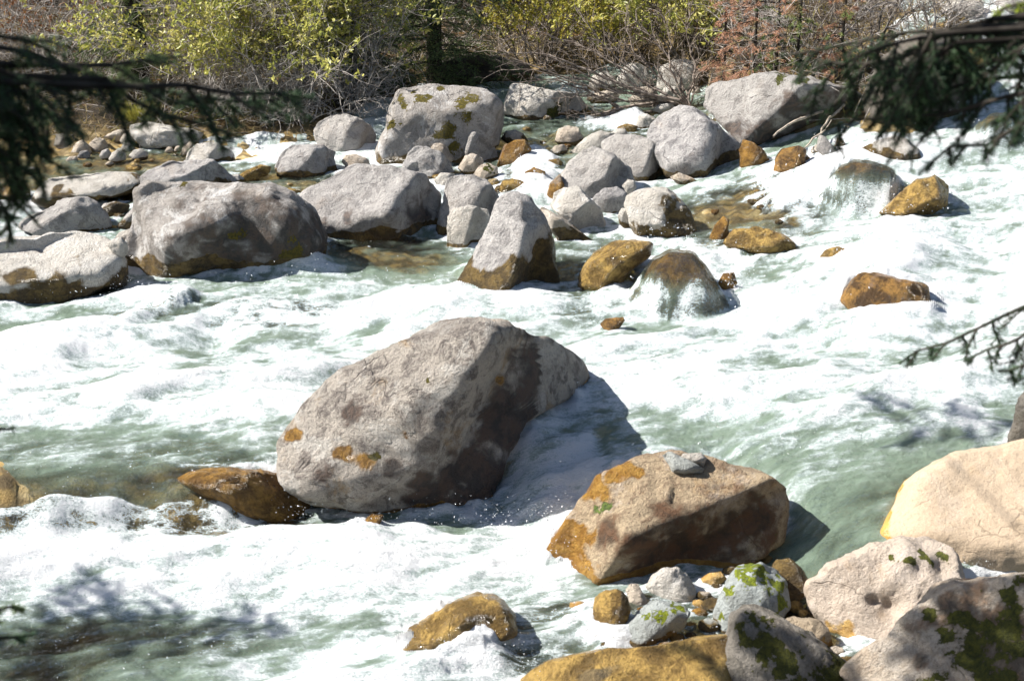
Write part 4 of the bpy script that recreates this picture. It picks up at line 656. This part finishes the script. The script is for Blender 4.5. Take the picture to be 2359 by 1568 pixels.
z = Z2.ravel()+.010*kb.ravel()*n_b; fo = O2.ravel(); de = D2.ravel()
keep = ~np.all((ld-z > .12)[F], axis=1)
M = mesh_obj('river', np.stack([X, Y, z], 1), F[keep], M_WATER, None, None, True, {'foam': fo, 'deep': np.clip(de, 0, 1), 'tint': sstep(.08, .62, fo)})
tag(M, 'rushing mountain river of white foam and milky green pools', None, None, 'structure')
WX, WY, WZ, WF = X, Y, z, fo
# bed and banks
ys2 = 1/np.linspace(1/.6, 1/60.0, 460); X, Y, F = fan(ys2, np.linspace(-.95, .95, 620))
X = np.where(Y < 3, X+np.sign(X)*0, X)
zb = zwater(X, Y); ld = zland(X, Y)
dp = np.full(len(X), .42)
for px, py, rx, ry, an, v in DEEP:
    k = blob_weights(X, Y, px, py-ry*.5, rx*1.25, ry*2.0, an); dp = dp*(1-k)+np.clip(v*.6, .05, .5)*k
lump = .10*np.abs(noise2(X*2.1, Y*2.1, 301))+.05*fbm2(X*6, Y*6, 3, 310)
zz = np.where(ld > -5, np.maximum(ld+.08*fbm2(X*1.5, Y*1.5, 3, 320)+.03*fbm2(X*7, Y*7, 3, 330), zb-dp), zb-dp+lump)
M = mesh_obj('ground', np.stack([X, Y, zz], 1), F, M_GROUND, None, None, True, {'under': 1-sstep(-.02, .10, zz-zb)})
tag(M, 'stony river bed rising to banks of earth and leaf litter', None, None, 'structure')
# flying drops along the broken water
sp = []
def spray(px, py, rx, ry, n, up, rmin=.0012, rmax=.0042):
    c = hit_water(px, py); s = np.linalg.norm(c-CO)/FP
    for _ in range(int(n*.7)):
        a = rng.normal(size=2)*.5; q = on_plane(px+a[0]*rx, py+a[1]*ry, c[2]); zz_ = zwater(q[0], q[1])
        h = abs(rng.normal())*up; sp.append((q[0], q[1], zz_+.03+h, rmin+(rmax-rmin)*rng.random()**3))
for a in [(720, 1200, 90, 25, 120, .07), (420, 1225, 240, 20, 120, .04), (620, 1400, 90, 40, 120, .07), (470, 1405, 60, 25, 90, .10), (1000, 1210, 160, 20, 160, .06), (1170, 1240, 90, 50, 200, .08), (1290, 1230, 60, 70, 200, .06), (1200, 1400, 150, 120, 320, .05), (1420, 1470, 200, 60, 260, .04), (1050, 1500, 150, 60, 200, .05),
          (780, 665, 260, 20, 160, .10), (330, 690, 240, 18, 160, .07), (1500, 590, 160, 40, 220, .08), (1600, 690, 200, 40, 260, .07), (1690, 650, 60, 50, 120, .08), (1980, 440, 120, 60, 200, .07), (2030, 690, 160, 50, 200, .06), (1240, 390, 60, 60, 160, .07), (1850, 400, 90, 40, 160, .07), (2260, 330, 120, 90, 260, .07), (2100, 500, 160, 50, 200, .07),
          (1500, 900, 200, 70, 200, .06), (400, 1100, 400, 50, 160, .015), (1700, 1060, 300, 40, 120, .015), (300, 1520, 300, 60, 140, .03)]: spray(*a)
for vv in RP[:-1]:
    if len(vv) < 12: continue
    ii = np.clip(np.searchsorted(ys if ys[0] < ys[-1] else -ys, vv[:, 1] if ys[0] < ys[-1] else -vv[:, 1]), 0, len(ys)-1); jj = np.clip(np.searchsorted(ss, vv[:, 0]/vv[:, 1]), 0, len(ss)-1)
    ok = np.where(fo_s.reshape(len(ys), len(ss))[ii, jj] > .68)[0]
    if len(ok) < 6: continue
    for k in range(int(min(130, 25+len(ok)*.4))):
        if k % 9 == 0: q = vv[rng.choice(ok)]+rng.normal(size=2)*.03; hh = abs(rng.normal())*.05
        v2 = q+rng.normal(size=2)*.022; sp.append((v2[0], v2[1], float(zwater(v2[0], v2[1]))+.03+hh+abs(rng.normal())*.03, .0008+.0024*rng.random()**3))
sp = np.array(sp); sp[:, 3] *= np.clip(np.hypot(sp[:, 0], sp[:, 1])/7, .7, 1.6)
V0, F0 = ico(1); sp[:, 3] *= .8; sd = unit(rng.normal(size=(len(sp), 3))*np.array([1, .6, .7])); sk = rng.random(len(sp))**2*2.4
M = mesh_obj('spray', (sp[:, None, :3]+(V0[None]+(V0@sd.T).T[:, :, None]*sd[:, None, :]*sk[:, None, None])*sp[:, 3][:, None, None]).reshape(-1, 3), (np.arange(len(sp))[:, None, None]*len(V0)+F0[None]).reshape(-1, 3), M_DROP)
tag(M, 'white drops of spray thrown up by the rapids', None, None, 'stuff')

# ------------------------------------------------------------------ plants
class Segs:
    def __init__(s): s.A = []; s.B = []; s.ra = []; s.rb = []
    def add(s, a, b, ra, rb): s.A.append(a); s.B.append(b); s.ra.append(ra); s.rb.append(rb)
    def path(s, P, r0, r1):
        n = len(P)-1
        for i in range(n): s.add(P[i], P[i+1], r0+(r1-r0)*i/n, r0+(r1-r0)*(i+1)/n)
    def arr(s, n=4): return tube_arrays(s.A, s.B, s.ra, s.rb, n)
def walk(r, p, d, L, n, jit, grav=0.0):
    P = [np.array(p)]; d = unit(np.array(d)); st = L/n
    for _ in range(n):
        d = unit(d+r.normal(size=3)*jit+np.array([0, 0, grav])); P.append(P[-1]+d*st)
    return P
def shrub(name, label, base, width, height, nst, twigmat, leafmat=None, nleaf=5, leaf=(.05, .022), seed=1, cat='shrub', group=None, bare=.3, lean=(0, 0, 0), jit=.22, r0=.014, spread=1.0):
    r = np.random.default_rng(seed); S = Segs(); LP = []; LD = []
    base = np.array(base)
    for _ in range(nst):
        a = r.uniform(0, 2*math.pi); k = r.uniform(.1, 1)**.7*spread
        p0 = base+np.array([math.cos(a), math.sin(a)*.6, 0])*width*.16*r.random()
        d = np.array([math.cos(a)*k*width/height*.8, math.sin(a)*k*.7*width/height*.7, 1.0])+np.array(lean)
        P = walk(r, p0, d, height*r.uniform(.8, 1.25), 9, jit*.6, -.02); S.path(P, r0*r.uniform(.5, 1), .003)
        for i in range(2, 10):
            for _ in range(2):
                d1 = unit(unit(P[i]-P[i-1])+r.normal(size=3)*.75); P1 = walk(r, P[i], d1, height*r.uniform(.18, .42), 5, jit, -.03); S.path(P1, .0045, .0018)
                for j in range(1, 6):
                    d2 = unit(unit(P1[j]-P1[j-1])+r.normal(size=3)*.8); P2 = walk(r, P1[j], d2, height*r.uniform(.06, .14), 2, jit*1.3); S.path(P2, .0022, .0012)
                    if leafmat and (P2[2][2]-base[2])/height > bare*r.uniform(.5, 1.3) and math.sin(P2[0][0]*5.3+seed)+math.sin(P2[0][2]*6.1+P2[0][1]*3)+r.normal()*.5 > -.9:
                        for _ in range(nleaf):
                            t = r.random(); LP.append(P2[0]+(P2[2]-P2[0])*t); LD.append(unit(d2+r.normal(size=3)*.8))
    e = empty(name, base); tag(e, label, cat, group)
    V, F = S.arr(3); mesh_obj('stems', V, F, twigmat, e, base)
    if LP:
        LP = np.array(LP); LD = np.array(LD); n = len(LP); N = unit(r.normal(size=(n, 3))+np.array([-.3, -.2, .9]))
        V, F = leaf_arrays(LP, LD, N, leaf[0]*r.uniform(.6, 1.25, n), leaf[1]*r.uniform(.7, 1.2, n)); mesh_obj('leaves', V, F, leafmat, e, base, False)
    return e
def needles_on(r, P, spacing, L, W, out, dens=2):
    for i in range(len(P)-1):
        a, b = P[i], P[i+1]; l = np.linalg.norm(b-a); n = max(1, int(l/spacing)); d = unit(b-a)
        t = r.random((n*dens, 1)); q = a+(b-a)*t; rad = r.normal(size=(n*dens, 3)); rad -= (rad@d)[:, None]*d; rad = unit(rad)
        out.append((q, unit(rad*.85+d*.75+np.array([0, 0, .12])), np.full(n*dens, L)*r.uniform(.7, 1.15, n*dens), np.full(n*dens, W)))
def needle_mesh(out):
    q = np.concatenate([o[0] for o in out]); d = np.concatenate([o[1] for o in out]); L = np.concatenate([o[2] for o in out]); W = np.concatenate([o[3] for o in out])
    S = unit(np.cross(d, rng.normal(size=d.shape)))
    V = np.stack([q-S*W[:, None]*.5, q+S*W[:, None]*.5, q+d*L[:, None]], 1)
    return V.reshape(-1, 3), np.arange(len(q)*3).reshape(-1, 3)
def interp_path(P, n):
    P = np.array(P, float); s = np.concatenate([[0], np.cumsum(np.linalg.norm(np.diff(P, axis=0), axis=1))]); t = np.linspace(0, s[-1], n)
    return [np.array([np.interp(k, s, P[:, i]) for i in range(3)]) for k in t]
def spray_branch(S, out, r, path, twigL, step=.05, r0=.012, droop=-.10, start=.15, spacing=.004, nl=.015, nw=.0022, dens=3, sub=True, up=(0, 0, 1), hang=0.0):
    n = max(4, int(sum(np.linalg.norm(np.array(path[i+1])-np.array(path[i])) for i in range(len(path)-1))/step)); P = interp_path(path, n+1)
    S.path(P, r0, .002); side = 1; needles_on(r, P[int(n*.55):], spacing, nl, nw, out, dens)
    for i in range(int(n*start), n):
        d = unit(P[i+1]-P[i]); sd = unit(np.cross(d, np.array(up)))*side; side = -side
        fr = 1-(i-n*start)/(n*(1-start)); L = twigL*(.35+.65*fr)*r.uniform(.55, 1.15)
        dd = unit(d*r.uniform(.5, .9)+sd+r.normal(size=3)*.18+np.array([0, 0, -hang*r.random()*2]))
        P1 = walk(r, P[i], dd, L, 5, .10, droop*r.uniform(.3, 1.6)); S.path(P1, .0035, .0012); needles_on(r, P1, spacing, nl, nw, out, dens)
        if sub:
            for j in (1, 2, 3, 4):
                for s2 in (-1, 1):
                    if r.random() < .75:
                        d1 = unit(P1[j]-P1[j-1]); d2 = unit(d1+unit(np.cross(d1, np.array(up)))*s2*.9+r.normal(size=3)*.2)
                        P2 = walk(r, P1[j], d2, L*r.uniform(.2, .42), 3, .1, droop*1.2); S.path(P2, .002, .001); needles_on(r, P2, spacing, nl, nw, out, dens)
def far_spruce(name, label, base, height, low, reach, mat, seed, trunk_r=.12, nb=34, top=None, dens=1, cat='spruce tree'):
    r = np.random.default_rng(seed); base = np.array(base); e = empty(name, base); tag(e, label, cat)
    S = Segs(); S.path(walk(r, base-np.array([0, 0, .1]), (0, 0, 1), height, 8, .012), trunk_r, trunk_r*.55); V, F = S.arr(9); mesh_obj('trunk', V, F, M_BARK, e, base)
    S = Segs(); out = []; top = top or height
    for i in range(nb):
        z0 = low+(top-low)*(i+r.random())/nb; a = r.uniform(0, 2*math.pi) if i % 3 else r.uniform(math.pi*1.1, math.pi*1.9)
        L = reach*(1-.6*(z0-low)/max(.1, height-low))*r.uniform(.6, 1.1); p = base+np.array([0, 0, z0]); d = np.array([math.cos(a), math.sin(a), 0.05])
        spray_branch(S, out, r, [p, p+d*L*.5+np.array([0, 0, -.02*L]), p+d*L+np.array([0, 0, -.22*L])], L*.42, .09, .008, -.10, .15, .009, *(( .032, .006) if cat == 'sapling' else (.024, .007)), dens)
    V, F = S.arr(3); V2, F2 = needle_mesh(out)
    mesh_obj('branches', V, F, M_BARK, e, base); mesh_obj('crown', V2, F2, mat, e, base, False)
    return e
def land(px, py): return hit_land(px, py)
def top_h(p, py):                                   # height that reaches image row py above base p
    d = (p-CO)@CF; t = at(0, py, d); return t[2]-p[2]
# big bushes on the far bank
for i, (px, py, wd, hh, ns, lb, tm, lm, nl, sd) in enumerate([
  (505, 240, 1.3, 1.6, 17, 'dense yellow-green bush on the far bank, leftmost of three, beside a dark trunk', M_TWIG, M_LEAFY, 7, 11),
  (620, 245, 1.9, 1.7, 24, 'dense yellow-green bush in the middle of the three along the far bank', M_TWIG, M_LEAFY, 7, 12),
  (800, 225, 1.7, 1.7, 22, 'dense yellow-green bush right of the other two, reaching the dark gap', M_TWIG, M_LEAFY, 7, 13),
  (1240, 150, 1.7, 1.5, 15, 'loose bush with olive and orange leaves above the dark back channel', M_TWIGD, M_LEAFO, 8, 14),
  (1420, 140, 1.8, 1.5, 17, 'loose bush with orange-yellow leaves behind the leafless shrub', M_TWIGD, M_LEAFO, 8, 15),
  (1600, 150, 1.4, 1.4, 14, 'olive-leaved bush beside the reddish dying saplings', M_TWIGD, M_LEAFY, 7, 16),
  (120, 200, 1.1, 1.5, 8, 'thin shrub with a few russet leaves on the upper left bank', M_TWIG, M_LEAFR, 2, 17)]):
    b = land(px, py); shrub('bush', lb, b, wd, hh, ns, tm, lm, nl, (.062, .030), sd, 'bush', None, .34)
for px, py, wd, hh, ns, lb, sd in [(60, 190, 1.5, 1.6, 9, 'leafless pale-barked shrub in the upper left corner', 21), (230, 215, .9, .7, 6, 'bare twiggy shrub in front of the spruce on the left bank', 22),
  (700, 285, 1.7, .75, 17, 'low tangle of dead grey twigs hanging over the water under the yellow-green bushes', 23), (790, 262, 1.5, .8, 13, 'tangle of dead twigs beside the dark gap of the bank', 28), (520, 262, 1.3, .6, 11, 'dead grey twigs under the left yellow-green bush', 29),
  (1850, 165, 1.2, 1.1, 9, 'thicket of bare grey stems on top of the twig-covered boulder', 24), (2000, 140, 1.2, 1.1, 10, 'thicket of bare grey stems beside the very large dark boulder', 25), (2140, 85, 1.2, 1.0, 8, 'bare twiggy shrub above the very large dark boulder', 26), (1730, 150, 1.0, 1.0, 6, 'bare stems among the reddish saplings', 27)]:
    b = land(px, py); shrub('bare_shrub', lb, b, wd, hh, ns, M_TWIG if sd != 25 else M_TWIGD, None, 0, seed=sd, cat='bare shrub', spread=1.15, jit=.3)
# leafless shrub leaning over the back channel, limbs fanning out to the left
b0 = hit_water(1588, 248); dd0 = (b0-CO)@CF; e = empty('leafless_shrub', b0); tag(e, 'leafless brown shrub with long limbs fanning left over the back channel', 'bare shrub')
S = Segs(); r = np.random.default_rng(5)
for k, Lm in enumerate([[(1588, 245), (1570, 233), (1510, 231), (1430, 250), (1330, 272), (1272, 278)], [(1588, 248), (1570, 246), (1480, 262), (1424, 288), (1370, 302), (1330, 297)], [(1430, 250), (1380, 272), (1328, 292)], [(1585, 240), (1574, 228), (1505, 225), (1441, 198), (1380, 173), (1316, 145), (1254, 125), (1150, 121)],
   [(1580, 238), (1510, 228), (1466, 205), (1404, 132), (1399, 110)], [(1582, 240), (1515, 230), (1430, 215), (1354, 190), (1279, 172), (1229, 155), (1150, 125)], [(1430, 252), (1392, 230), (1354, 208), (1266, 180), (1196, 190)], [(1580, 225), (1555, 162), (1530, 120), (1492, 75), (1430, 25)], [(1578, 235), (1525, 185), (1512, 155), (1454, 125), (1404, 112)],
   [(1588, 235), (1570, 188), (1555, 162)], [(1590, 230), (1604, 175), (1637, 170)], [(1520, 232), (1470, 215), (1420, 190), (1380, 160), (1330, 130)], [(1430, 250), (1392, 225), (1350, 220), (1290, 227)], [(1590, 240), (1560, 200), (1540, 150), (1545, 100), (1530, 40)], [(1560, 232), (1480, 190), (1440, 150), (1380, 90), (1340, 40)], [(1580, 235), (1500, 200), (1420, 150), (1330, 100), (1230, 70)], [(1560, 240), (1450, 235), (1350, 200), (1240, 165), (1170, 160)], [(1570, 230), (1520, 180), (1460, 120), (1440, 60)], [(1590, 235), (1600, 150), (1580, 80), (1590, 20)], [(1540, 235), (1440, 215), (1330, 165), (1210, 100)]]):
    off = r.uniform(-.5, .35); n = len(Lm); P = [b0 if (i == 0 and Lm[0][0] > 1570) else at(q[0], q[1], dd0+off*i/n) for i, q in enumerate(Lm)]
    P = interp_path(P, 14); P = [p+r.normal(size=3)*.010 for p in P]; S.path(P, .022 if k < 6 else .014, .004)
    for i in range(3, 14):
        for _ in range(2):
            d1 = unit(unit(P[i]-P[i-1])+r.normal(size=3)*.7+np.array([0, 0, .15])); P1 = walk(r, P[i], d1, r.uniform(.12, .38), 5, .22); S.path(P1, .0042, .0015)
            for j in (2, 4): S.path(walk(r, P1[j], unit(d1+r.normal(size=3)*.8), r.uniform(.05, .14), 2, .2), .002, .001)
V, F = S.arr(4); mesh_obj('limbs', V, F, M_LIMB, e, b0)
# bleached sticks by the black shade on the right
for nm, lb, pts, rr in [('driftwood', 'long bleached stick pointing down left in front of the black shade', [(1781, 311), (1818, 285), (1850, 272), (1896, 258)], .012), ('driftwood', 'bleached stick slanting down to the small fall, crossing in front of the black shade', [(1853, 340), (1888, 308), (1910, 275), (1943, 240)], .011)]:
    q = hit_water(1853, 372); dq = (q-CO)@CF; S = Segs(); P = interp_path([at(a, b, dq-.1+.25*i) for i, (a, b) in enumerate(pts)], 10); P = [p+r.normal(size=3)*.008 for p in P]; S.path(P, rr*.7, rr*1.2)
    S.path(walk(r, P[3], unit(P[4]-P[3]+np.array([.4, 0, .3])), .15, 3, .1), .006, .003)
    V, F = S.arr(6); tag(mesh_obj(nm, V, F, M_DEAD, None, P[0]), lb, 'stick')
# spruces and saplings of the far bank
far_spruce('spruce_tree', 'spruce with a thick dark trunk and pale green low boughs on the left bank', land(322, 205), 3.2, .30, 1.0, M_SPR, 31, .13, 46, 1.9)
far_spruce('spruce_tree', 'dark green spruce in the gap behind the big square boulder', land(1000, 190), 3.2, .0, 1.25, M_SPR, 32, .1, 80, 1.6)
for i, (px, py, h, rc, lb, m) in enumerate([(1665, 205, 1.6, .55, 'reddish dying sapling nearest the leafless shrub', M_SPRR), (1735, 195, 1.9, .65, 'tallest reddish dying sapling, mixed with green shoots', M_SPRR), (1830, 200, 1.2, .45, 'small reddish sapling hanging over the twig-covered boulder', M_SPRR), (1785, 188, 1.5, .45, 'green sapling between the reddish ones', M_SPR), (1930, 185, 1.0, .4, 'short reddish sapling in the grey thicket on the right bank', M_SPRR)]):
    far_spruce('sapling', lb, land(px, py), h, .12, rc, m, 40+i, .018, 24, None, 2, 'sapling')
for i, (x, y) in enumerate([(-6.5, 20.5), (-4.6, 21.2), (-2.4, 20.8), (-.6, 21.3), (1.4, 21.6), (3.2, 21.4), (4.9, 22.2), (-8.2, 20.6)]):
    far_spruce('spruce_tree', 'dark spruce in the shaded wood behind the bushes of the far bank', (x, y, float(zland(x, y))), 6, .1, 1.7, M_SPRD, 60+i, .14, 46, 3.0)
for o in bpy.data.objects:
    if o.get('label', '').startswith('dark spruce in the shaded wood'): o['group'] = 'dark spruces of the wood behind the far bank'
far_spruce('spruce_tree', 'low dense dark spruce added to shade the dark gap, behind the right one of the yellow-green bushes', land(810, 190), 2.5, .0, 1.1, M_SPRD, 71, .08, 80, 2.1)  # added tree, its height chosen for the shade it throws on the bank
b = land(320, 285); r = np.random.default_rng(77); n = 420; a = r.uniform(0, 2*math.pi, n); P = b+np.stack([np.cos(a)*.12*r.random(n), np.sin(a)*.08*r.random(n), np.zeros(n)], 1); D = unit(np.stack([np.cos(a)*.7, np.sin(a)*.7, r.uniform(.4, 1.6, n)], 1))
V, F = leaf_arrays(P, D, unit(r.normal(size=(n, 3))), r.uniform(.15, .34, n), np.full(n, .008)); tag(mesh_obj('grass_tuft', V, F, M_TUFT, None, b, False), 'tuft of yellow-green grass above the wide pale rock on the left bank', 'grass tuft')
# dry grass, twigs and litter covering the bank
n = 20000; xs = rng.uniform(-8, 8.5, n); yy = bank_y(xs)+rng.random(n)**.8*4.2+.08; zz = zland(xs, yy); P = np.stack([xs, yy, zz], 1)
D = unit(np.stack([rng.normal(size=n), rng.normal(size=n)*.8-.2, rng.uniform(-.1, 1.6, n)], 1)); V, F = leaf_arrays(P, D, unit(rng.normal(size=(n, 3))), rng.uniform(.06, .24, n), rng.uniform(.006, .02, n))
tag(mesh_obj('dry_undergrowth', V, F, M_STRAW, None, None, False), 'dry grass and litter covering the far bank', None, None, 'stuff')
n = 6000; xs = rng.uniform(-8, 8.5, n); yy = bank_y(xs)+rng.random(n)*3.8+.02; P = np.stack([xs, yy, zland(xs, yy)+rng.random(n)**2*.5], 1)
D = unit(np.stack([rng.normal(size=n), rng.normal(size=n), rng.normal(size=n)*.7+.3], 1)); L = rng.uniform(.1, .5, n)[:, None]
V, F = tube_arrays(P, P+D*L, np.full(n, .0035), np.full(n, .0015), 3); tag(mesh_obj('dead_twigs', V, F, M_TWIG, None, None), 'fallen dead twigs strewn over the far bank', None, None, 'stuff')
# near-bank spruces: trunks out of frame, boughs hanging into the picture, added ones overhead for shade
def near_tree(label, base, height, rad, boughs, seed):
    r = np.random.default_rng(seed); base = np.array(base); e = empty('spruce_tree', base); tag(e, label, 'spruce tree')
    S = Segs(); S.path(walk(r, base-np.array([0, 0, .2]), (0, 0, 1), height, 12, .01), rad, rad*.5); V, F = S.arr(12); mesh_obj('trunk', V, F, M_BARK, e, base)
    for path, tl, hang, kw in boughs:
        p1 = np.array(path[0]); st = base+np.array([0, 0, p1[2]-base[2]+.1]); S = Segs(); out = []
        k2 = dict(start=.0, step=.045, droop=-.09, hang=hang); k2.update(kw); mt = k2.pop('mat', M_SPRD)
        S.path(interp_path([st, p1], 6), .010, .0055); spray_branch(S, out, r, path, tl, r0=.0055, **k2)
        if 'nw' not in kw:                            # twigs on the stretch between the trunk and the picture too
            k3 = dict(k2); k3['start'] = .25; k3['step'] = .07; mid = (st+p1)/2+np.array([0, 0, -.05]); spray_branch(S, out, r, [st, mid, p1], min(tl, .14), r0=.006, **k3)
        V, F = S.arr(5); bo = mesh_obj('branch', V, F, M_BARK, e, p1); V, F = needle_mesh(out); m = mesh_obj('needles', V, F, mt, None, p1, False); m.parent = bo; m.location = (0, 0, 0)
def pth(pts, d): return [at(a, b, d+(.08*i if len(pts) > 2 else 0)) for i, (a, b) in enumerate(pts)]
def shade(px, py, t, d=None, L=.9, ang=0.0):         # added unseen bough, put between the sun and that spot to shade it
    q = hit_water(px, py) if d is None else at(px, py, d); c = q+np.array(SUN)*t; v = np.array([math.cos(ang), math.sin(ang), -.1])*L*.5
    return [c-v, c, c+v]
LEFTB = [(pth([(-260, 60), (-60, 100), (60, 120), (150, 152), (240, 182), (330, 200), (450, 225), (560, 236), (720, 222)], 2.1), .17, .5, {}),
 (pth([(-260, 100), (-40, 150), (60, 185), (130, 215), (200, 232)], 2.0), .19, 1.4, {}), (pth([(-240, 40), (-30, 80), (60, 95), (150, 130)], 2.2), .17, 1.6, {}),
 (pth([(-240, 200), (-30, 230), (50, 270), (110, 330)], 2.1), .15, 1.4, {}), (pth([(-200, 150), (0, 170), (60, 215), (90, 290)], 2.2), .16, 1.6, {}),
 (pth([(150, 152), (250, 150), (330, 140), (420, 130)], 2.3), .10, .2, {'mat': M_SPR}), (pth([(240, 182), (300, 230), (380, 265), (480, 290), (560, 320)], 2.3), .15, .9, {}), (pth([(330, 200), (420, 195), (520, 215), (640, 215), (725, 228)], 2.3), .13, .8, {}),
 (pth([(-220, 330), (-20, 440), (50, 475), (92, 522)], 2.4), .07, 1.0, {'spacing': .008, 'sub': False}), (pth([(-180, 280), (-20, 330), (30, 400), (50, 470)], 2.2), .13, 1.7, {}), (pth([(-180, 380), (-30, 420), (10, 480), (25, 560)], 2.2), .10, 1.7, {}), (pth([(-160, 450), (-10, 470), (20, 500), (30, 560)], 2.4), .08, 1.4, {'spacing': .008, 'sub': False}),
 (pth([(-160, 1420), (-20, 1408), (30, 1394), (56, 1402)], 2.6), .05, .3, {'mat': M_SPR}), (pth([(-160, 1475), (-20, 1470), (40, 1466), (78, 1460)], 2.6), .05, .3, {}), (pth([(-120, 985), (-20, 982), (10, 990), (34, 984)], 2.8), .03, .2, {'spacing': .01, 'sub': False})]
RIGHTB = [(pth([(2560, 10), (2400, 28), (2280, 45), (2190, 68), (2060, 78), (1930, 108), (1800, 130)], 2.5), .17, 1.0, {}), (pth([(2560, 180), (2400, 208), (2300, 226), (2200, 260), (2080, 272), (1960, 276), (1895, 300)], 2.4), .15, .9, {}),
 (pth([(2190, 68), (2120, 110), (2050, 140), (1960, 150), (1880, 140)], 2.6), .17, 1.7, {}), (pth([(2280, 45), (2200, 110), (2130, 170), (2050, 190), (1970, 200)], 2.6), .18, 1.7, {}), (pth([(2200, 100), (2120, 160), (2080, 220), (2010, 240)], 2.5), .18, 1.8, {}), (pth([(2150, 80), (2110, 150), (2120, 220), (2100, 260)], 2.5), .16, 1.5, {}),
 (pth([(2540, 180), (2400, 250), (2330, 300), (2270, 335), (2190, 335), (2115, 402)], 2.3), .10, .7, {'spacing': .005}), (pth([(2540, 30), (2400, 90), (2330, 120), (2290, 160), (2230, 210)], 2.3), .11, .8, {'spacing': .006}),
 (pth([(2540, 640), (2400, 690), (2330, 718), (2250, 757), (2180, 790), (2110, 808), (2070, 838)], 3.0), .13, .4, {'spacing': .004}), (pth([(2500, 690), (2400, 740), (2330, 790), (2270, 805), (2220, 832)], 2.9), .12, .9, {}), (pth([(2500, 800), (2400, 820), (2340, 850), (2300, 856)], 2.8), .11, .9, {}),
 (pth([(2560, -20), (2400, 0), (2330, 12), (2290, 30)], 2.9), .09, .4, {'mat': M_BRIGHT})]
for q in [shade(2330, 1460, 5.0, 5.4, 1.2), shade(2220, 1560, 5.0, 5.3, .9, 1.2), shade(1780, 1500, 5.2, 5.7, .7, .6), shade(430, 1445, 5.0, None, 1.0), shade(120, 1480, 5.0, None, .9, 1.0), shade(2260, 985, 6.5, None, .8),
  shade(20, 200, 1.4, 2.1, .7, .6), shade(620, 250, 1.3, 2.3, .6), shade(2200, 1400, 5.0, 5.6, 1.0, .9), shade(2340, 1540, 5.2, 5.3, 1.1, .5), shade(1850, 1560, 5.2, 5.6, .6)]: LEFTB.append((q, .45, .4, {'nw': .010, 'nl': .026}))  # unseen overhead boughs added for their shadows
for q in [shade(2060, 160, 1.5, 2.6, .6, .3), shade(1950, 230, 1.6, 2.5, .6, .5), shade(2250, 780, 2.6, 2.9, .7)]: RIGHTB.append((q, .40, .4, {'nw': .010, 'nl': .026}))  # unseen boughs added to darken the hanging ones
rb = np.random.default_rng(4)
for i in range(7):                                    # heavy drooping boughs at the sides
    x0, y0 = rb.uniform(-60, 80), rb.uniform(90, 330); LEFTB.append((pth([(-300, y0-60), (x0-80, y0-15), (x0, y0+15), (x0+40, y0+50), (x0+rb.uniform(30, 70), y0+rb.uniform(90, 140))], rb.uniform(2.0, 2.4)), .17, 1.6, {}))
for i in range(5):
    x0, y0 = rb.uniform(1880, 2150), rb.uniform(90, 270); RIGHTB.append((pth([(2480, y0-70), (x0+170, y0-40), (x0+60, y0-5), (x0, y0+30), (x0-rb.uniform(20, 80), y0+rb.uniform(50, 110))], rb.uniform(2.45, 2.8)), .17, 1.7, {}))
near_tree('spruce on the near left bank whose dark boughs droop into the upper left corner', (-1.9, 2.0, 1.05), 9, .14, LEFTB, 91)
near_tree('spruce on the near right bank whose dark boughs droop into the upper right corner', (2.2, 2.5, .8), 9, .14, RIGHTB, 92)
